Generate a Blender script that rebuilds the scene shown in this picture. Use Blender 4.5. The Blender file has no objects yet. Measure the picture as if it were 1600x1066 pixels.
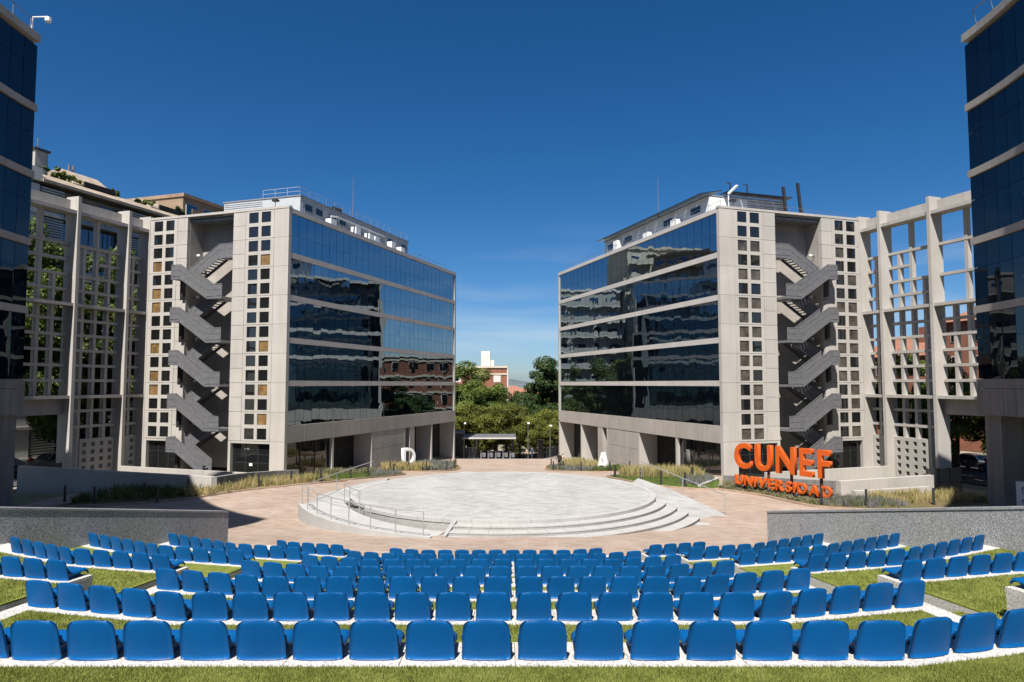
import bpy, math, random
import numpy as np
from mathutils import Vector, Matrix

# ------------------------------------------------------------------ camera, sky, sun, exposure
sc = bpy.context.scene
EYE = 6.35
SUN_EL, SUN_AZ = math.radians(55.5), math.radians(194)      # azimuth: 0 = +Y, clockwise
cam = bpy.data.cameras.new('camera'); co = bpy.data.objects.new('camera', cam)
sc.collection.objects.link(co); sc.camera = co
cam.lens = 24; cam.sensor_width = 36; cam.clip_start = .1; cam.clip_end = 12000
co.location = (0, 0, EYE); co.rotation_euler = (math.radians(90 + 3.594), 0, 0)
world = bpy.data.worlds.new('World'); sc.world = world; world.use_nodes = True
wn = world.node_tree.nodes; wl = world.node_tree.links
sky = wn.new('ShaderNodeTexSky'); sky.sky_type = 'NISHITA'; sky.sun_disc = False
sky.sun_elevation = SUN_EL; sky.sun_rotation = SUN_AZ
sky.altitude = 650; sky.air_density = .7; sky.dust_density = 1.3; sky.ozone_density = 3
hsv = wn.new('ShaderNodeHueSaturation'); hsv.inputs['Saturation'].default_value = 1.34      # polarised, deep summer blue
wl.new(sky.outputs[0], hsv.inputs['Color'])
tc = wn.new('ShaderNodeTexCoord'); cm_ = wn.new('ShaderNodeMapping'); cm_.inputs['Scale'].default_value = (1.6, 1.6, 9)     # thin cirrus low in the sky
cn = wn.new('ShaderNodeTexNoise'); cn.inputs['Scale'].default_value = 2.2; cn.inputs['Detail'].default_value = 7; cn.inputs['Distortion'].default_value = .6
cr = wn.new('ShaderNodeValToRGB'); cr.color_ramp.elements[0].position = .46; cr.color_ramp.elements[1].position = .78
cr.color_ramp.elements[0].color = (0, 0, 0, 1); cr.color_ramp.elements[1].color = (.5, .5, .5, 1)
sx = wn.new('ShaderNodeSeparateXYZ'); mk_ = wn.new('ShaderNodeMapRange'); mk_.inputs[1].default_value = .24; mk_.inputs[2].default_value = .04
mu = wn.new('ShaderNodeMath'); mu.operation = 'MULTIPLY'; cx_ = wn.new('ShaderNodeMix'); cx_.data_type = 'RGBA'; cx_.inputs[7].default_value = (6.2, 6.9, 7.4, 1)
wl.new(tc.outputs['Generated'], cm_.inputs['Vector']); wl.new(cm_.outputs[0], cn.inputs['Vector']); wl.new(cn.outputs['Fac'], cr.inputs['Fac'])
wl.new(tc.outputs['Generated'], sx.inputs[0]); wl.new(sx.outputs['Z'], mk_.inputs[0]); wl.new(cr.outputs[0], mu.inputs[0]); wl.new(mk_.outputs[0], mu.inputs[1])
wl.new(mu.outputs[0], cx_.inputs[0]); wl.new(hsv.outputs[0], cx_.inputs[6]); wl.new(cx_.outputs[2], wn['Background'].inputs[0]); wn['Background'].inputs[1].default_value = .054
sd = bpy.data.lights.new('sun', 'SUN'); so = bpy.data.objects.new('sun', sd); sc.collection.objects.link(so)
sd.energy = 5.0; sd.angle = math.radians(.53); sd.color = (1, .955, .88)
sv = Vector((math.sin(SUN_AZ)*math.cos(SUN_EL), math.cos(SUN_AZ)*math.cos(SUN_EL), math.sin(SUN_EL)))
so.rotation_euler = sv.to_track_quat('Z', 'Y').to_euler(); so.location = sv*60
sc.view_settings.view_transform = 'Standard'; sc.view_settings.look = 'None'
sc.view_settings.exposure = 1.08; sc.view_settings.gamma = 1; sc.view_settings.use_curve_mapping = False

R = random.Random(7)
COL = sc.collection
ORD = ['zeroth','first','second','third','fourth','fifth','sixth','seventh','eighth','ninth','tenth','eleventh','twelfth','thirteenth']

# ------------------------------------------------------------------ materials
MATS = {}
def mat(name, col, rough=.7, var=.12, scale=1.2, bump=0, bscale=30, metal=0, spec=.5, ior=None, stain=0,
        speck=None, trans=0, coat=0, col2=None, ramp=(.4, .6), ovar=0):
    m = bpy.data.materials.new(name); m.use_nodes = True; MATS[name] = m
    kk = 1 if name in ('white_paint', 'lamp_glass', 'skin') else .74
    col = tuple(c*kk for c in col); col2 = tuple(c*kk for c in col2) if col2 else None
    if speck: speck = (tuple(c*kk for c in speck[0]), *speck[1:])
    nt = m.node_tree; n = nt.nodes; l = nt.links; b = n['Principled BSDF']
    b.inputs['Roughness'].default_value = rough; b.inputs['Metallic'].default_value = metal
    b.inputs['Specular IOR Level'].default_value = spec
    if ior: b.inputs['IOR'].default_value = ior
    if coat: b.inputs['Coat Weight'].default_value = coat
    geo = n.new('ShaderNodeNewGeometry')
    nz = n.new('ShaderNodeTexNoise'); nz.inputs['Scale'].default_value = scale; nz.inputs['Detail'].default_value = 5
    l.new(geo.outputs['Position'], nz.inputs['Vector'])
    rp = n.new('ShaderNodeValToRGB')
    c2 = col2 or tuple(c*(1-var*2) for c in col)
    c1 = col if col2 else tuple(min(1, c*(1+var)) for c in col)
    rp.color_ramp.elements[0].position = ramp[0] if col2 else .3; rp.color_ramp.elements[1].position = ramp[1] if col2 else .7
    rp.color_ramp.elements[0].color = (*c2, 1); rp.color_ramp.elements[1].color = (*c1, 1)
    l.new(nz.outputs['Fac'], rp.inputs['Fac']); out = rp.outputs['Color']
    if stain:                                             # weather streaks running down
        mp = n.new('ShaderNodeMapping'); mp.inputs['Scale'].default_value = (1.6, 1.6, .12)
        l.new(geo.outputs['Position'], mp.inputs['Vector'])
        n2 = n.new('ShaderNodeTexNoise'); n2.inputs['Scale'].default_value = 1.5; n2.inputs['Detail'].default_value = 6
        l.new(mp.outputs[0], n2.inputs['Vector'])
        r2 = n.new('ShaderNodeValToRGB'); r2.color_ramp.elements[0].position = .42; r2.color_ramp.elements[1].position = .68
        r2.color_ramp.elements[0].color = (1, 1, 1, 1); r2.color_ramp.elements[1].color = (1-stain,)*3 + (1,)
        l.new(n2.outputs['Fac'], r2.inputs['Fac'])
        mx = n.new('ShaderNodeMix'); mx.data_type = 'RGBA'; mx.blend_type = 'MULTIPLY'; mx.inputs[0].default_value = 1
        l.new(out, mx.inputs[6]); l.new(r2.outputs[0], mx.inputs[7]); out = mx.outputs[2]
    if speck:                                             # granite grains: (dark colour, scale, amount)
        vo = n.new('ShaderNodeTexNoise'); vo.inputs['Scale'].default_value = speck[1]; vo.inputs['Detail'].default_value = 3
        l.new(geo.outputs['Position'], vo.inputs['Vector'])
        r3 = n.new('ShaderNodeValToRGB'); r3.color_ramp.elements[0].position = speck[2]; r3.color_ramp.elements[1].position = speck[2]+.08
        l.new(vo.outputs['Fac'], r3.inputs['Fac'])
        mx = n.new('ShaderNodeMix'); mx.data_type = 'RGBA'
        l.new(r3.outputs[0], mx.inputs[0]); mx.inputs[6].default_value = (*speck[0], 1); l.new(out, mx.inputs[7]); out = mx.outputs[2]
    if ovar:
        oi = n.new('ShaderNodeObjectInfo'); hs = n.new('ShaderNodeHueSaturation')
        ma = n.new('ShaderNodeMapRange'); ma.inputs[3].default_value = 1-ovar; ma.inputs[4].default_value = 1+ovar
        l.new(oi.outputs['Random'], ma.inputs[0]); l.new(ma.outputs[0], hs.inputs['Value']); l.new(out, hs.inputs['Color']); out = hs.outputs[0]
    l.new(out, b.inputs['Base Color'])
    if bump:
        nb = n.new('ShaderNodeTexNoise'); nb.inputs['Scale'].default_value = bscale; nb.inputs['Detail'].default_value = 6
        l.new(geo.outputs['Position'], nb.inputs['Vector'])
        bp = n.new('ShaderNodeBump'); bp.inputs['Strength'].default_value = bump; bp.inputs['Distance'].default_value = .02
        l.new(nb.outputs['Fac'], bp.inputs['Height']); l.new(bp.outputs[0], b.inputs['Normal'])
    if trans:
        tr = n.new('ShaderNodeBsdfTranslucent'); l.new(out, tr.inputs['Color'])
        ms = n.new('ShaderNodeMixShader'); ms.inputs[0].default_value = trans
        l.new(b.outputs[0], ms.inputs[1]); l.new(tr.outputs[0], ms.inputs[2]); l.new(ms.outputs[0], n['Material Output'].inputs[0])
    return m

def paver(name, cols, bw, bh, mortar, rot=0, rough=.75, size=.004):
    m = bpy.data.materials.new(name); m.use_nodes = True; MATS[name] = m
    cols = [tuple(c*.72 for c in q) for q in cols]; mortar = tuple(c*.72 for c in mortar)
    nt = m.node_tree; n = nt.nodes; l = nt.links; b = n['Principled BSDF']; b.inputs['Roughness'].default_value = rough
    b.inputs['Specular IOR Level'].default_value = .3
    geo = n.new('ShaderNodeNewGeometry'); mp = n.new('ShaderNodeMapping'); mp.inputs['Rotation'].default_value = (0, 0, rot)
    l.new(geo.outputs['Position'], mp.inputs['Vector'])
    br = n.new('ShaderNodeTexBrick'); br.inputs['Scale'].default_value = 1; br.inputs['Brick Width'].default_value = bw
    br.inputs['Row Height'].default_value = bh; br.inputs['Mortar Size'].default_value = size; br.inputs['Bias'].default_value = 0
    br.inputs['Color1'].default_value = (0, 0, 0, 1); br.inputs['Color2'].default_value = (1, 1, 1, 1); br.inputs['Mortar'].default_value = (.5, .5, .5, 1)
    l.new(mp.outputs[0], br.inputs['Vector'])
    rp = n.new('ShaderNodeValToRGB'); el = rp.color_ramp.elements
    el[0].color = (*cols[0], 1); el[1].color = (*cols[-1], 1)
    for i, c in enumerate(cols[1:-1]):
        e = el.new((i+1)/(len(cols)-1)); e.color = (*c, 1)
    l.new(br.outputs['Color'], rp.inputs['Fac'])
    mx = n.new('ShaderNodeMix'); mx.data_type = 'RGBA'; l.new(br.outputs['Fac'], mx.inputs[0]); l.new(rp.outputs[0], mx.inputs[6]); mx.inputs[7].default_value = (*mortar, 1)
    nz = n.new('ShaderNodeTexNoise'); nz.inputs['Scale'].default_value = .35; nz.inputs['Detail'].default_value = 6; l.new(geo.outputs['Position'], nz.inputs['Vector'])
    r2 = n.new('ShaderNodeValToRGB'); r2.color_ramp.elements[0].position = .3; r2.color_ramp.elements[1].position = .7
    r2.color_ramp.elements[0].color = (.8, .79, .78, 1); r2.color_ramp.elements[1].color = (1, 1, 1, 1); l.new(nz.outputs['Fac'], r2.inputs['Fac'])
    m2 = n.new('ShaderNodeMix'); m2.data_type = 'RGBA'; m2.blend_type = 'MULTIPLY'; m2.inputs[0].default_value = 1
    l.new(mx.outputs[2], m2.inputs[6]); l.new(r2.outputs[0], m2.inputs[7]); l.new(m2.outputs[2], b.inputs['Base Color'])
    bp = n.new('ShaderNodeBump'); bp.inputs['Strength'].default_value = .4; bp.inputs['Distance'].default_value = .004; bp.invert = True
    l.new(br.outputs['Fac'], bp.inputs['Height']); l.new(bp.outputs[0], b.inputs['Normal'])
    return m

mat('concrete', (.47, .44, .405), .85, .05, .5, .25, 25, stain=.08, ovar=.04)
mat('concrete_base', (.42, .385, .35), .85, .06, .6, .25, 25, stain=.09, ovar=.04)
mat('concrete_grey', (.26, .25, .235), .85, .08, .7, .3, 25, stain=.25)
mat('band', (.56, .53, .50), .7, .05, .8, .1, 30)
mat('granite', (.50, .50, .505), .55, .05, 2, .15, 120, speck=((.13, .135, .145), 62, .47))
mat('granite_cap', (.36, .36, .37), .45, .08, 2, .1, 120, speck=((.1, .1, .11), 60, .42))
mat('seat_stone', (.60, .58, .555), .7, .05, 2, .2, 120, speck=((.33, .30, .28), 55, .42), ovar=.05)
mat('stage_stone', (.45, .44, .425), .75, .06, 1.5, .2, 90, speck=((.33, .32, .31), 45, .40))
mat('riser_stone', (.42, .41, .395), .75, .06, 1.5, .2, 90, speck=((.22, .22, .22), 45, .42))
paver('stage_paving', [(.33, .33, .33), (.42, .415, .405), (.45, .445, .435), (.485, .475, .465)], .42, .14, (.34, .33, .32), .12)
paver('plaza_paving', [(.33, .245, .19), (.405, .31, .25), (.45, .36, .295), (.41, .30, .24), (.48, .415, .355)], .44, .15, (.29, .235, .195), .05)
mat('turf', (.20, .225, .05), .95, .2, 9, .6, 160, spec=.1, col2=(.14, .165, .032))
mat('blade', (.30, .325, .085), .8, .2, 3, spec=.15, col2=(.18, .21, .045), trans=.35)
mat('lawn', (.13, .21, .035), .95, .2, 3, .6, 90, spec=.1, col2=(.08, .14, .02))
mat('soil', (.12, .13, .05), .95, .3, 4, .6, 60, spec=.1, col2=(.16, .10, .06))
mat('ground', (.30, .25, .20), .95, .2, .2, .3, 20, col2=(.13, .15, .07))
mat('asphalt', (.06, .06, .062), .9, .15, 3, .3, 90)
mat('seat_blue', (.0001, .083, .27), .45, .06, 2.5, .06, 260, spec=.2, ovar=.05)
mat('steel', (.52, .51, .50), .35, .05, 3, metal=.45)
mat('galvanised', (.22, .22, .235), .5, .1, 4, metal=.4)
mat('stair_mesh', (.165, .165, .175), .6, .1, 4, metal=.2); mat('dark_metal', (.03, .03, .033), .5, .1, 3)
mat('white_paint', (.66, .66, .65), .5, .03, 2)
mat('corrugated', (.52, .54, .56), .5, .05, 2, metal=.1)
mat('grey_louvre', (.24, .255, .28), .55, .06, 2)
mat('orange', (.60, .098, .006), .42, .03, 1.2, .04, 90)
mat('orange_side', (.85, .20, .02), .4, .03, 1.2)
mat('rust', (.10, .03, .02), .6, .1, 4)
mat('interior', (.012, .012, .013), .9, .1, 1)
mat('leaf_a', (.15, .20, .038), .55, spec=.3, scale=.45, col2=(.062, .10, .018), trans=.3, ovar=.12, ramp=(.35, .65))
mat('leaf_b', (.066, .11, .026), .55, spec=.3, scale=.5, col2=(.026, .055, .012), trans=.25, ovar=.15, ramp=(.35, .65))
mat('leaf_c', (.235, .24, .042), .55, spec=.3, scale=.6, col2=(.10, .13, .02), trans=.35, ovar=.12, ramp=(.35, .65))
mat('bark', (.11, .08, .055), .9, .2, 6, .5, 40)
mat('dry_grass', (.62, .50, .25), .8, spec=.2, scale=1.1, col2=(.36, .33, .13), trans=.3, ramp=(.35, .65))
mat('green_grass', (.17, .21, .06), .8, spec=.2, scale=1.4, col2=(.10, .14, .04), trans=.3, ramp=(.35, .65))
mat('lavender', (.27, .25, .28), .8, spec=.2, scale=1.2, col2=(.17, .20, .10), trans=.25, ramp=(.35, .65))
mat('flower_shrub', (.40, .30, .24), .8, spec=.2, scale=6, col2=(.16, .20, .06), trans=.25, ramp=(.42, .6))
mat('brick', (.27, .105, .062), .85, .1, 1.5, .2, 30)
mat('brick_tan', (.33, .23, .15), .85, .1, 1, .2, 30)
mat('roof_tile', (.32, .14, .085), .85, .2, 3, .4, 20)
mat('render_white', (.66, .64, .60), .8, .06, .6)
mat('render_cream', (.62, .55, .44), .8, .06, .6)
mat('apartment', (.44, .42, .395), .85, .08, .5, .2, 20, stain=.2)
mat('apartment_roof', (.38, .31, .24), .9, .12, .8, .3, 20, stain=.2)
mat('kerb', (.42, .29, .21), .85, .12, 3, .2, 40, ovar=.06)
mat('skin', (.50, .31, .22), .5, .05, 4); mat('hair', (.03, .02, .015), .6, .1, 9)
mat('cloth_black', (.015, .015, .018), .8, .1, 9); mat('cloth_red', (.50, .02, .025), .8, .1, 9)
mat('cloth_blue', (.05, .07, .14), .8, .1, 9); mat('cloth_grey', (.13, .13, .14), .8, .1, 9); mat('cloth_tan', (.46, .32, .20), .8, .1, 9)
mat('car_white', (.66, .66, .65), .25, .02, 1, coat=.6); mat('car_silver', (.38, .39, .40), .3, .03, 1, metal=.5, coat=.5)
mat('rubber', (.015, .015, .015), .8, .1, 9); mat('sign_blue', (.01, .09, .34), .4, .03, 2)
mat('hills', (.10, .125, .14), .95, .2, .002); mat('lamp_glass', (.82, .82, .80), .25, .02, 2)
mat('blind', (.26, .15, .055), .5, .3, 1.5, coat=.5); mat('pane_reflection', (.095, .08, .062), .4, .35, 1.5, coat=.6); mat('solar', (.012, .014, .02), .25, .1, 2)

def glass(name, base, ior, rough=.0, wob=.02, tint=None):
    m = mat(name, base, rough, .15, .15, spec=.5, ior=ior)
    n = m.node_tree.nodes; l = m.node_tree.links; b = n['Principled BSDF']
    geo = n.new('ShaderNodeNewGeometry'); nz = n.new('ShaderNodeTexNoise'); nz.inputs['Scale'].default_value = .55; nz.inputs['Detail'].default_value = 1
    l.new(geo.outputs['Position'], nz.inputs['Vector'])
    bp = n.new('ShaderNodeBump'); bp.inputs['Strength'].default_value = wob; bp.inputs['Distance'].default_value = .5
    l.new(nz.outputs['Fac'], bp.inputs['Height']); l.new(bp.outputs[0], b.inputs['Normal'])
    if tint: b.inputs['Specular Tint'].default_value = (*tint, 1)
    return m
glass('curtain_glass', (.004, .006, .009), 4.7, .008, .018, (.72, .89, 1))
glass('window_glass', (.012, .013, .014), 1.75, .02, .02)
glass('blue_glass', (.002, .006, .014), 1.5, .01, .02, (.75, .9, 1))
glass('apartment_glass', (.01, .03, .06), 2.2, .02, .02, (.8, .9, 1))

# ------------------------------------------------------------------ mesh helpers
class MB:
    def __init__(s, M=None, flip=False): s.v = []; s.f = []; s.M = M; s.flip = flip; s.smooth = False
    def add(s, vs, fs):
        o = len(s.v)
        s.v += [s.M(*p) for p in vs] if s.M else [tuple(p) for p in vs]
        for f in fs: s.f.append(tuple(o+i for i in (reversed(f) if s.flip else f)))
        return s
    def box(s, x0, x1, y0, y1, z0, z1):
        return s.add([(x0,y0,z0),(x1,y0,z0),(x1,y1,z0),(x0,y1,z0),(x0,y0,z1),(x1,y0,z1),(x1,y1,z1),(x0,y1,z1)],
                     [(0,3,2,1),(4,5,6,7),(0,1,5,4),(1,2,6,5),(2,3,7,6),(3,0,4,7)])
    def prism(s, poly, z0, z1):                           # polygon in xy (ccw), z0 / z1 numbers or lists
        n = len(poly)
        a = z0 if isinstance(z0, (list, tuple)) else [z0]*n; b = z1 if isinstance(z1, (list, tuple)) else [z1]*n
        return s.add([(p[0],p[1],a[i]) for i, p in enumerate(poly)]+[(p[0],p[1],b[i]) for i, p in enumerate(poly)],
                     [tuple(reversed(range(n))), tuple(range(n, 2*n))]+[(i,(i+1)%n,n+(i+1)%n,n+i) for i in range(n)])
    def strip(s, A, B, z0, z1):                           # ring of quads between two polylines, closed solid
        n = len(A); f = lambda z, i: z[i] if isinstance(z, (list, tuple)) else z
        vs = []
        for i in range(n):
            vs += [(A[i][0],A[i][1],f(z0,i)),(B[i][0],B[i][1],f(z0,i)),(B[i][0],B[i][1],f(z1,i)),(A[i][0],A[i][1],f(z1,i))]
        fs = []
        for i in range(n-1):
            k = 4*i
            fs += [(k,k+4,k+5,k+1),(k+1,k+5,k+6,k+2),(k+2,k+6,k+7,k+3),(k+3,k+7,k+4,k)]
        e = 4*(n-1); fs += [(0,1,2,3),(e+3,e+2,e+1,e)]
        return s.add(vs, fs)
    def bar(s, p, q, w, h=None):                          # rectangular bar between two points
        h = h or w; p = Vector(p); q = Vector(q); d = (q-p).normalized()
        up = Vector((0,0,1)) if abs(d.z) < .99 else Vector((1,0,0))
        a = d.cross(up).normalized()*w/2; b = a.cross(d).normalized()*h/2
        return s.add([p-a-b,p+a-b,p+a+b,p-a+b,q-a-b,q+a-b,q+a+b,q-a+b],
                     [(0,1,2,3),(7,6,5,4),(0,4,5,1),(1,5,6,2),(2,6,7,3),(3,7,4,0)])
    def tube(s, pts, rad, n=6, cap=True):
        pts = [Vector(p) for p in pts]; rs = rad if isinstance(rad, (list, tuple)) else [rad]*len(pts); vs = []
        for i, p in enumerate(pts):
            d = (pts[min(i+1,len(pts)-1)]-pts[max(i-1,0)]).normalized()
            up = Vector((0,0,1)) if abs(d.z) < .95 else Vector((1,0,0))
            a = d.cross(up).normalized(); b = a.cross(d)
            for k in range(n):
                t = 2*math.pi*k/n; vs.append(p+(a*math.cos(t)+b*math.sin(t))*rs[i])
        fs = [(i*n+k, i*n+(k+1)%n, (i+1)*n+(k+1)%n, (i+1)*n+k) for i in range(len(pts)-1) for k in range(n)]
        if cap: fs += [tuple(reversed(range(n))), tuple((len(pts)-1)*n+k for k in range(n))]
        return s.add(vs, fs)
    def lathe(s, c, prof, n=12):                          # profile [(r, z)] about vertical axis at c
        vs = [(c[0]+r*math.cos(2*math.pi*k/n), c[1]+r*math.sin(2*math.pi*k/n), c[2]+z) for r, z in prof for k in range(n)]
        fs = [(i*n+k, i*n+(k+1)%n, (i+1)*n+(k+1)%n, (i+1)*n+k) for i in range(len(prof)-1) for k in range(n)]
        fs += [tuple(reversed(range(n))), tuple((len(prof)-1)*n+k for k in range(n))]
        return s.add(vs, fs)
    def gridwall(s, xs, zs, holes, y0, y1):               # wall in x/z with rectangular holes, depth y0..y1
        nx, nz = len(xs)-1, len(zs)-1; H = set(holes)
        solid = lambda i, j: 0 <= i < nx and 0 <= j < nz and (i, j) not in H
        for i in range(nx):
            for j in range(nz):
                if not solid(i, j): continue
                a, b, c, d = xs[i], xs[i+1], zs[j], zs[j+1]
                s.add([(a,y0,c),(b,y0,c),(b,y0,d),(a,y0,d)], [(0,1,2,3)]); s.add([(a,y1,c),(b,y1,c),(b,y1,d),(a,y1,d)], [(3,2,1,0)])
                if not solid(i-1, j): s.add([(a,y0,c),(a,y0,d),(a,y1,d),(a,y1,c)], [(0,1,2,3)])
                if not solid(i+1, j): s.add([(b,y0,c),(b,y0,d),(b,y1,d),(b,y1,c)], [(3,2,1,0)])
                if not solid(i, j-1): s.add([(a,y0,c),(b,y0,c),(b,y1,c),(a,y1,c)], [(3,2,1,0)])
                if not solid(i, j+1): s.add([(a,y0,d),(b,y0,d),(b,y1,d),(a,y1,d)], [(0,1,2,3)])
        return s
    def mesh(s, name, m, origin=(0,0,0)):
        me = bpy.data.meshes.new(name)
        me.from_pydata([(p[0]-origin[0],p[1]-origin[1],p[2]-origin[2]) for p in s.v], [], s.f)
        me.materials.append(MATS[m] if isinstance(m, str) else m)
        if s.smooth:
            me.polygons.foreach_set('use_smooth', [True]*len(me.polygons))
        me.update(); return me
    def build(s, name, m, parent=None, **tags):
        xs = [p[0] for p in s.v]; ys = [p[1] for p in s.v]; zs = [p[2] for p in s.v]
        o = ((min(xs)+max(xs))/2, (min(ys)+max(ys))/2, min(zs))
        return put(name, s.mesh(name, m, o), o, parent, **tags)

def tag(o, label=None, cat=None, group=None, kind=None):
    if label: o['label'] = label
    if cat: o['category'] = cat
    if group: o['group'] = group
    if kind: o['kind'] = kind
    return o
WLOC = {}
def put(name, me, loc, parent=None, rot=None, **tags):    # loc is a world position; parents are never rotated unless stated
    o = bpy.data.objects.new(name, me); COL.objects.link(o); WLOC[o.name] = Vector(loc)
    if parent:
        o.parent = parent; o.location = Vector(loc)-WLOC[parent.name]
    else: o.location = loc
    if rot: o.rotation_euler = rot
    return tag(o, **tags)
def empty(name, loc, **tags):
    o = bpy.data.objects.new(name, None); COL.objects.link(o); o.location = loc; o.empty_display_size = .2; WLOC[o.name] = Vector(loc)
    return tag(o, **tags)
def clone(root, loc, rotz=0, scale=None, label=None):     # copy of a thing, its parts and sub-parts
    r = root.copy(); COL.objects.link(r); r.location = loc; r.rotation_euler = (0, 0, rotz); WLOC[r.name] = Vector(loc)
    if scale: r.scale = scale
    if label: r['label'] = label
    def rec(a, b):
        for ch in list(a.children):
            c = ch.copy(); COL.objects.link(c); c.parent = b; rec(ch, c)
    rec(root, r); return r
def npmesh(name, V, F, m):                                # fast mesh from numpy (all faces with the same vertex count)
    me = bpy.data.meshes.new(name); k = F.shape[1]
    me.vertices.add(len(V)); me.vertices.foreach_set('co', V.astype(np.float32).ravel())
    me.loops.add(F.size); me.loops.foreach_set('vertex_index', F.astype(np.int32).ravel())
    me.polygons.add(len(F)); me.polygons.foreach_set('loop_start', np.arange(0, F.size, k, dtype=np.int32))
    me.update(calc_edges=True); me.materials.append(MATS[m]); return me
def text_mesh(body, size, depth, m, offset=0, bevel=0):
    cu = bpy.data.curves.new('lettering', 'FONT'); cu.body = body; cu.size = size; cu.extrude = depth/2; cu.offset = offset; cu.bevel_depth = bevel
    cu.bevel_resolution = 1; cu.resolution_u = 6
    o = bpy.data.objects.new('lettering', cu); COL.objects.link(o); dg = bpy.context.evaluated_depsgraph_get(); dg.update()
    me = bpy.data.meshes.new_from_object(o.evaluated_get(dg)); bpy.data.objects.remove(o); bpy.data.curves.remove(cu)
    me.materials.clear(); me.materials.append(MATS[m]); return me

# ------------------------------------------------------------------ terrain
GP = [(-60,.9),(20.6,.95),(24,.66),(27,.36),(31,.05),(36,-.08),(45,-.22),(50,-.55),(55,-1.0),(61.6,-1.6),(68,-2.15),(75,-2.5),(88,-3.2),(100,-4.6),(113,-5.9),(130,-6.6),(400,-12),(9000,-25)]
_gx = [a for a, b in GP]; _gy = [b for a, b in GP]
UX, UY = .3111, .9504
def FL(s, w, z): return (-18.2+UX*s-UY*w, 55+UY*s+UX*w, z)
def FR(s, w, z): return (16.9-UX*s+UY*w, 55+UY*s+UX*w, z)
def wdist(x, y):                                          # distance behind the nearer office front (positive = inside)
    return max((x+18.2)*-UY+(y-55)*UX, (x-16.9)*UY+(y-55)*UX)
def G(x, y):
    c = float(np.interp(y, _gx, _gy))
    if y < 42: return c
    t = min(1, max(0, (wdist(x, y)-.5)/6)); t = t*t*(3-2*t)
    t *= min(1, max(0, (102-y)/12))
    return c*(1-t)-1.35*t
def sheet(xs_of_y, ys, dz, name, m, **t):
    V = []; n = None
    for y in ys:
        xs = xs_of_y(y); n = len(xs); V += [(x, y, G(x, y)+dz) for x in xs]
    F = [(r*n+i, r*n+i+1, (r+1)*n+i+1, (r+1)*n+i) for r in range(len(ys)-1) for i in range(n-1)]
    mb = MB(); mb.v = V; mb.f = F; mb.smooth = True
    return mb.build(name, m, **t)
gx = [-9000,-3000,-1000,-400,-200,-120,-80,-60]+[-50+i*1.25 for i in range(81)]+[60,80,120,200,400,1000,3000,9000]
gy = [-200,-60,-20,0]+[10+i*1.25 for i in range(112)]+[155,165,180,200,240,300,400,600,1000,2000,4000,9000]
sheet(lambda y: gx, gy, -.02, 'ground', 'ground', kind='structure')
def plaza_x(y):
    if y < 55: a, b = -30, 30
    if y < 46: a, b = -26, 28
    elif y < 55: a, b = -20.5, 19.3
    elif y <= 88: a, b = -18.2+UX/UY*(y-55)-.5, 16.9-UX/UY*(y-55)+.5
    else: a, b = -8.5, 7
    return [a+(b-a)*i/30 for i in range(31)]
sheet(plaza_x, [19.5+i*.9 for i in range(92)], .012, 'plaza', 'plaza_paving', kind='structure')
sheet(lambda y: [-90+i*6 for i in range(31)], [103+i*1.2 for i in range(9)], .03, 'road', 'asphalt', kind='structure')
for sg, nm in ((-1, 'left'), (1, 'right')):               # street behind the lattice walls
    f = FL if sg < 0 else FR
    mb = MB()
    mb.add([f(-30,17,-1.28), f(28,17,-1.28), f(28,29,-1.28), f(-30,29,-1.28)], [(0,1,2,3)]); mb.build('side_street_'+nm, 'asphalt', kind='structure')

# ------------------------------------------------------------------ stage with steps, ramps and rails
CX, CY = -.45, 36.0
ZS = .78
def cpt(r, deg): a = math.radians(deg); return (CX+r*math.sin(a), CY-r*math.cos(a))
mb = MB(); ring = [cpt(7.75, i*3) for i in range(120)]
mb.prism(ring, -.6, ZS-.01); stage = mb.build('stage', 'riser_stone', label='round pale granite stage raised in the middle of the plaza', cat='stage')
mb = MB(); mb.prism([cpt(7.45, i*3) for i in range(120)], ZS-.03, ZS+.004); mb.build('paving', 'stage_paving', stage)
for k in range(40):                                       # kerb stones of the edge
    mb = MB(); A = [cpt(7.46, k*9+.08+i*2.21) for i in range(5)]; B = [cpt(7.78, k*9+.08+i*2.21) for i in range(5)]
    mb.strip(A, B, ZS-.14, ZS+.006); mb.build('edge_stone', 'stage_stone', stage)
ends = [73, 71.5, 69.5, 67.5, 65.5, 63.5]
for i in range(1, 6):
    r0, r1 = 7.6+.56*(i-1), 7.75+.56*i; z = ZS-.14*i
    mb = MB(); a0 = -13.5; a1 = ends[i]; n = 40
    A = [cpt(r0, a0+(a1-a0)*j/n) for j in range(n+1)]; B = [cpt(r1, a0+(a1-a0)*j/n) for j in range(n+1)]
    mb.strip(A, B, -.6, z-.035); st = mb.build('step', 'riser_stone', stage)
    m2 = 16
    for j in range(m2):
        b0 = a0+(a1-a0)*(j+.01)/m2; b1 = a0+(a1-a0)*(j+.99)/m2
        mb = MB(); A = [cpt(r0, b0+(b1-b0)*q/3) for q in range(4)]; B = [cpt(r1+.015, b0+(b1-b0)*q/3) for q in range(4)]
        mb.strip(A, B, z-.035, z); mb.build('tread', 'stage_stone', st)
mb = MB()                                                 # cheek wall where the steps meet the ramp
p = [cpt(7.7, -15.0), cpt(9.2, -14.2), cpt(9.2, -13.4), cpt(7.7, -13.4)]
mb.prism(p, -.5, [ZS+.012, .42, .42, ZS+.012]); mb.build('cheek_wall', 'riser_stone', stage)
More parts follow.
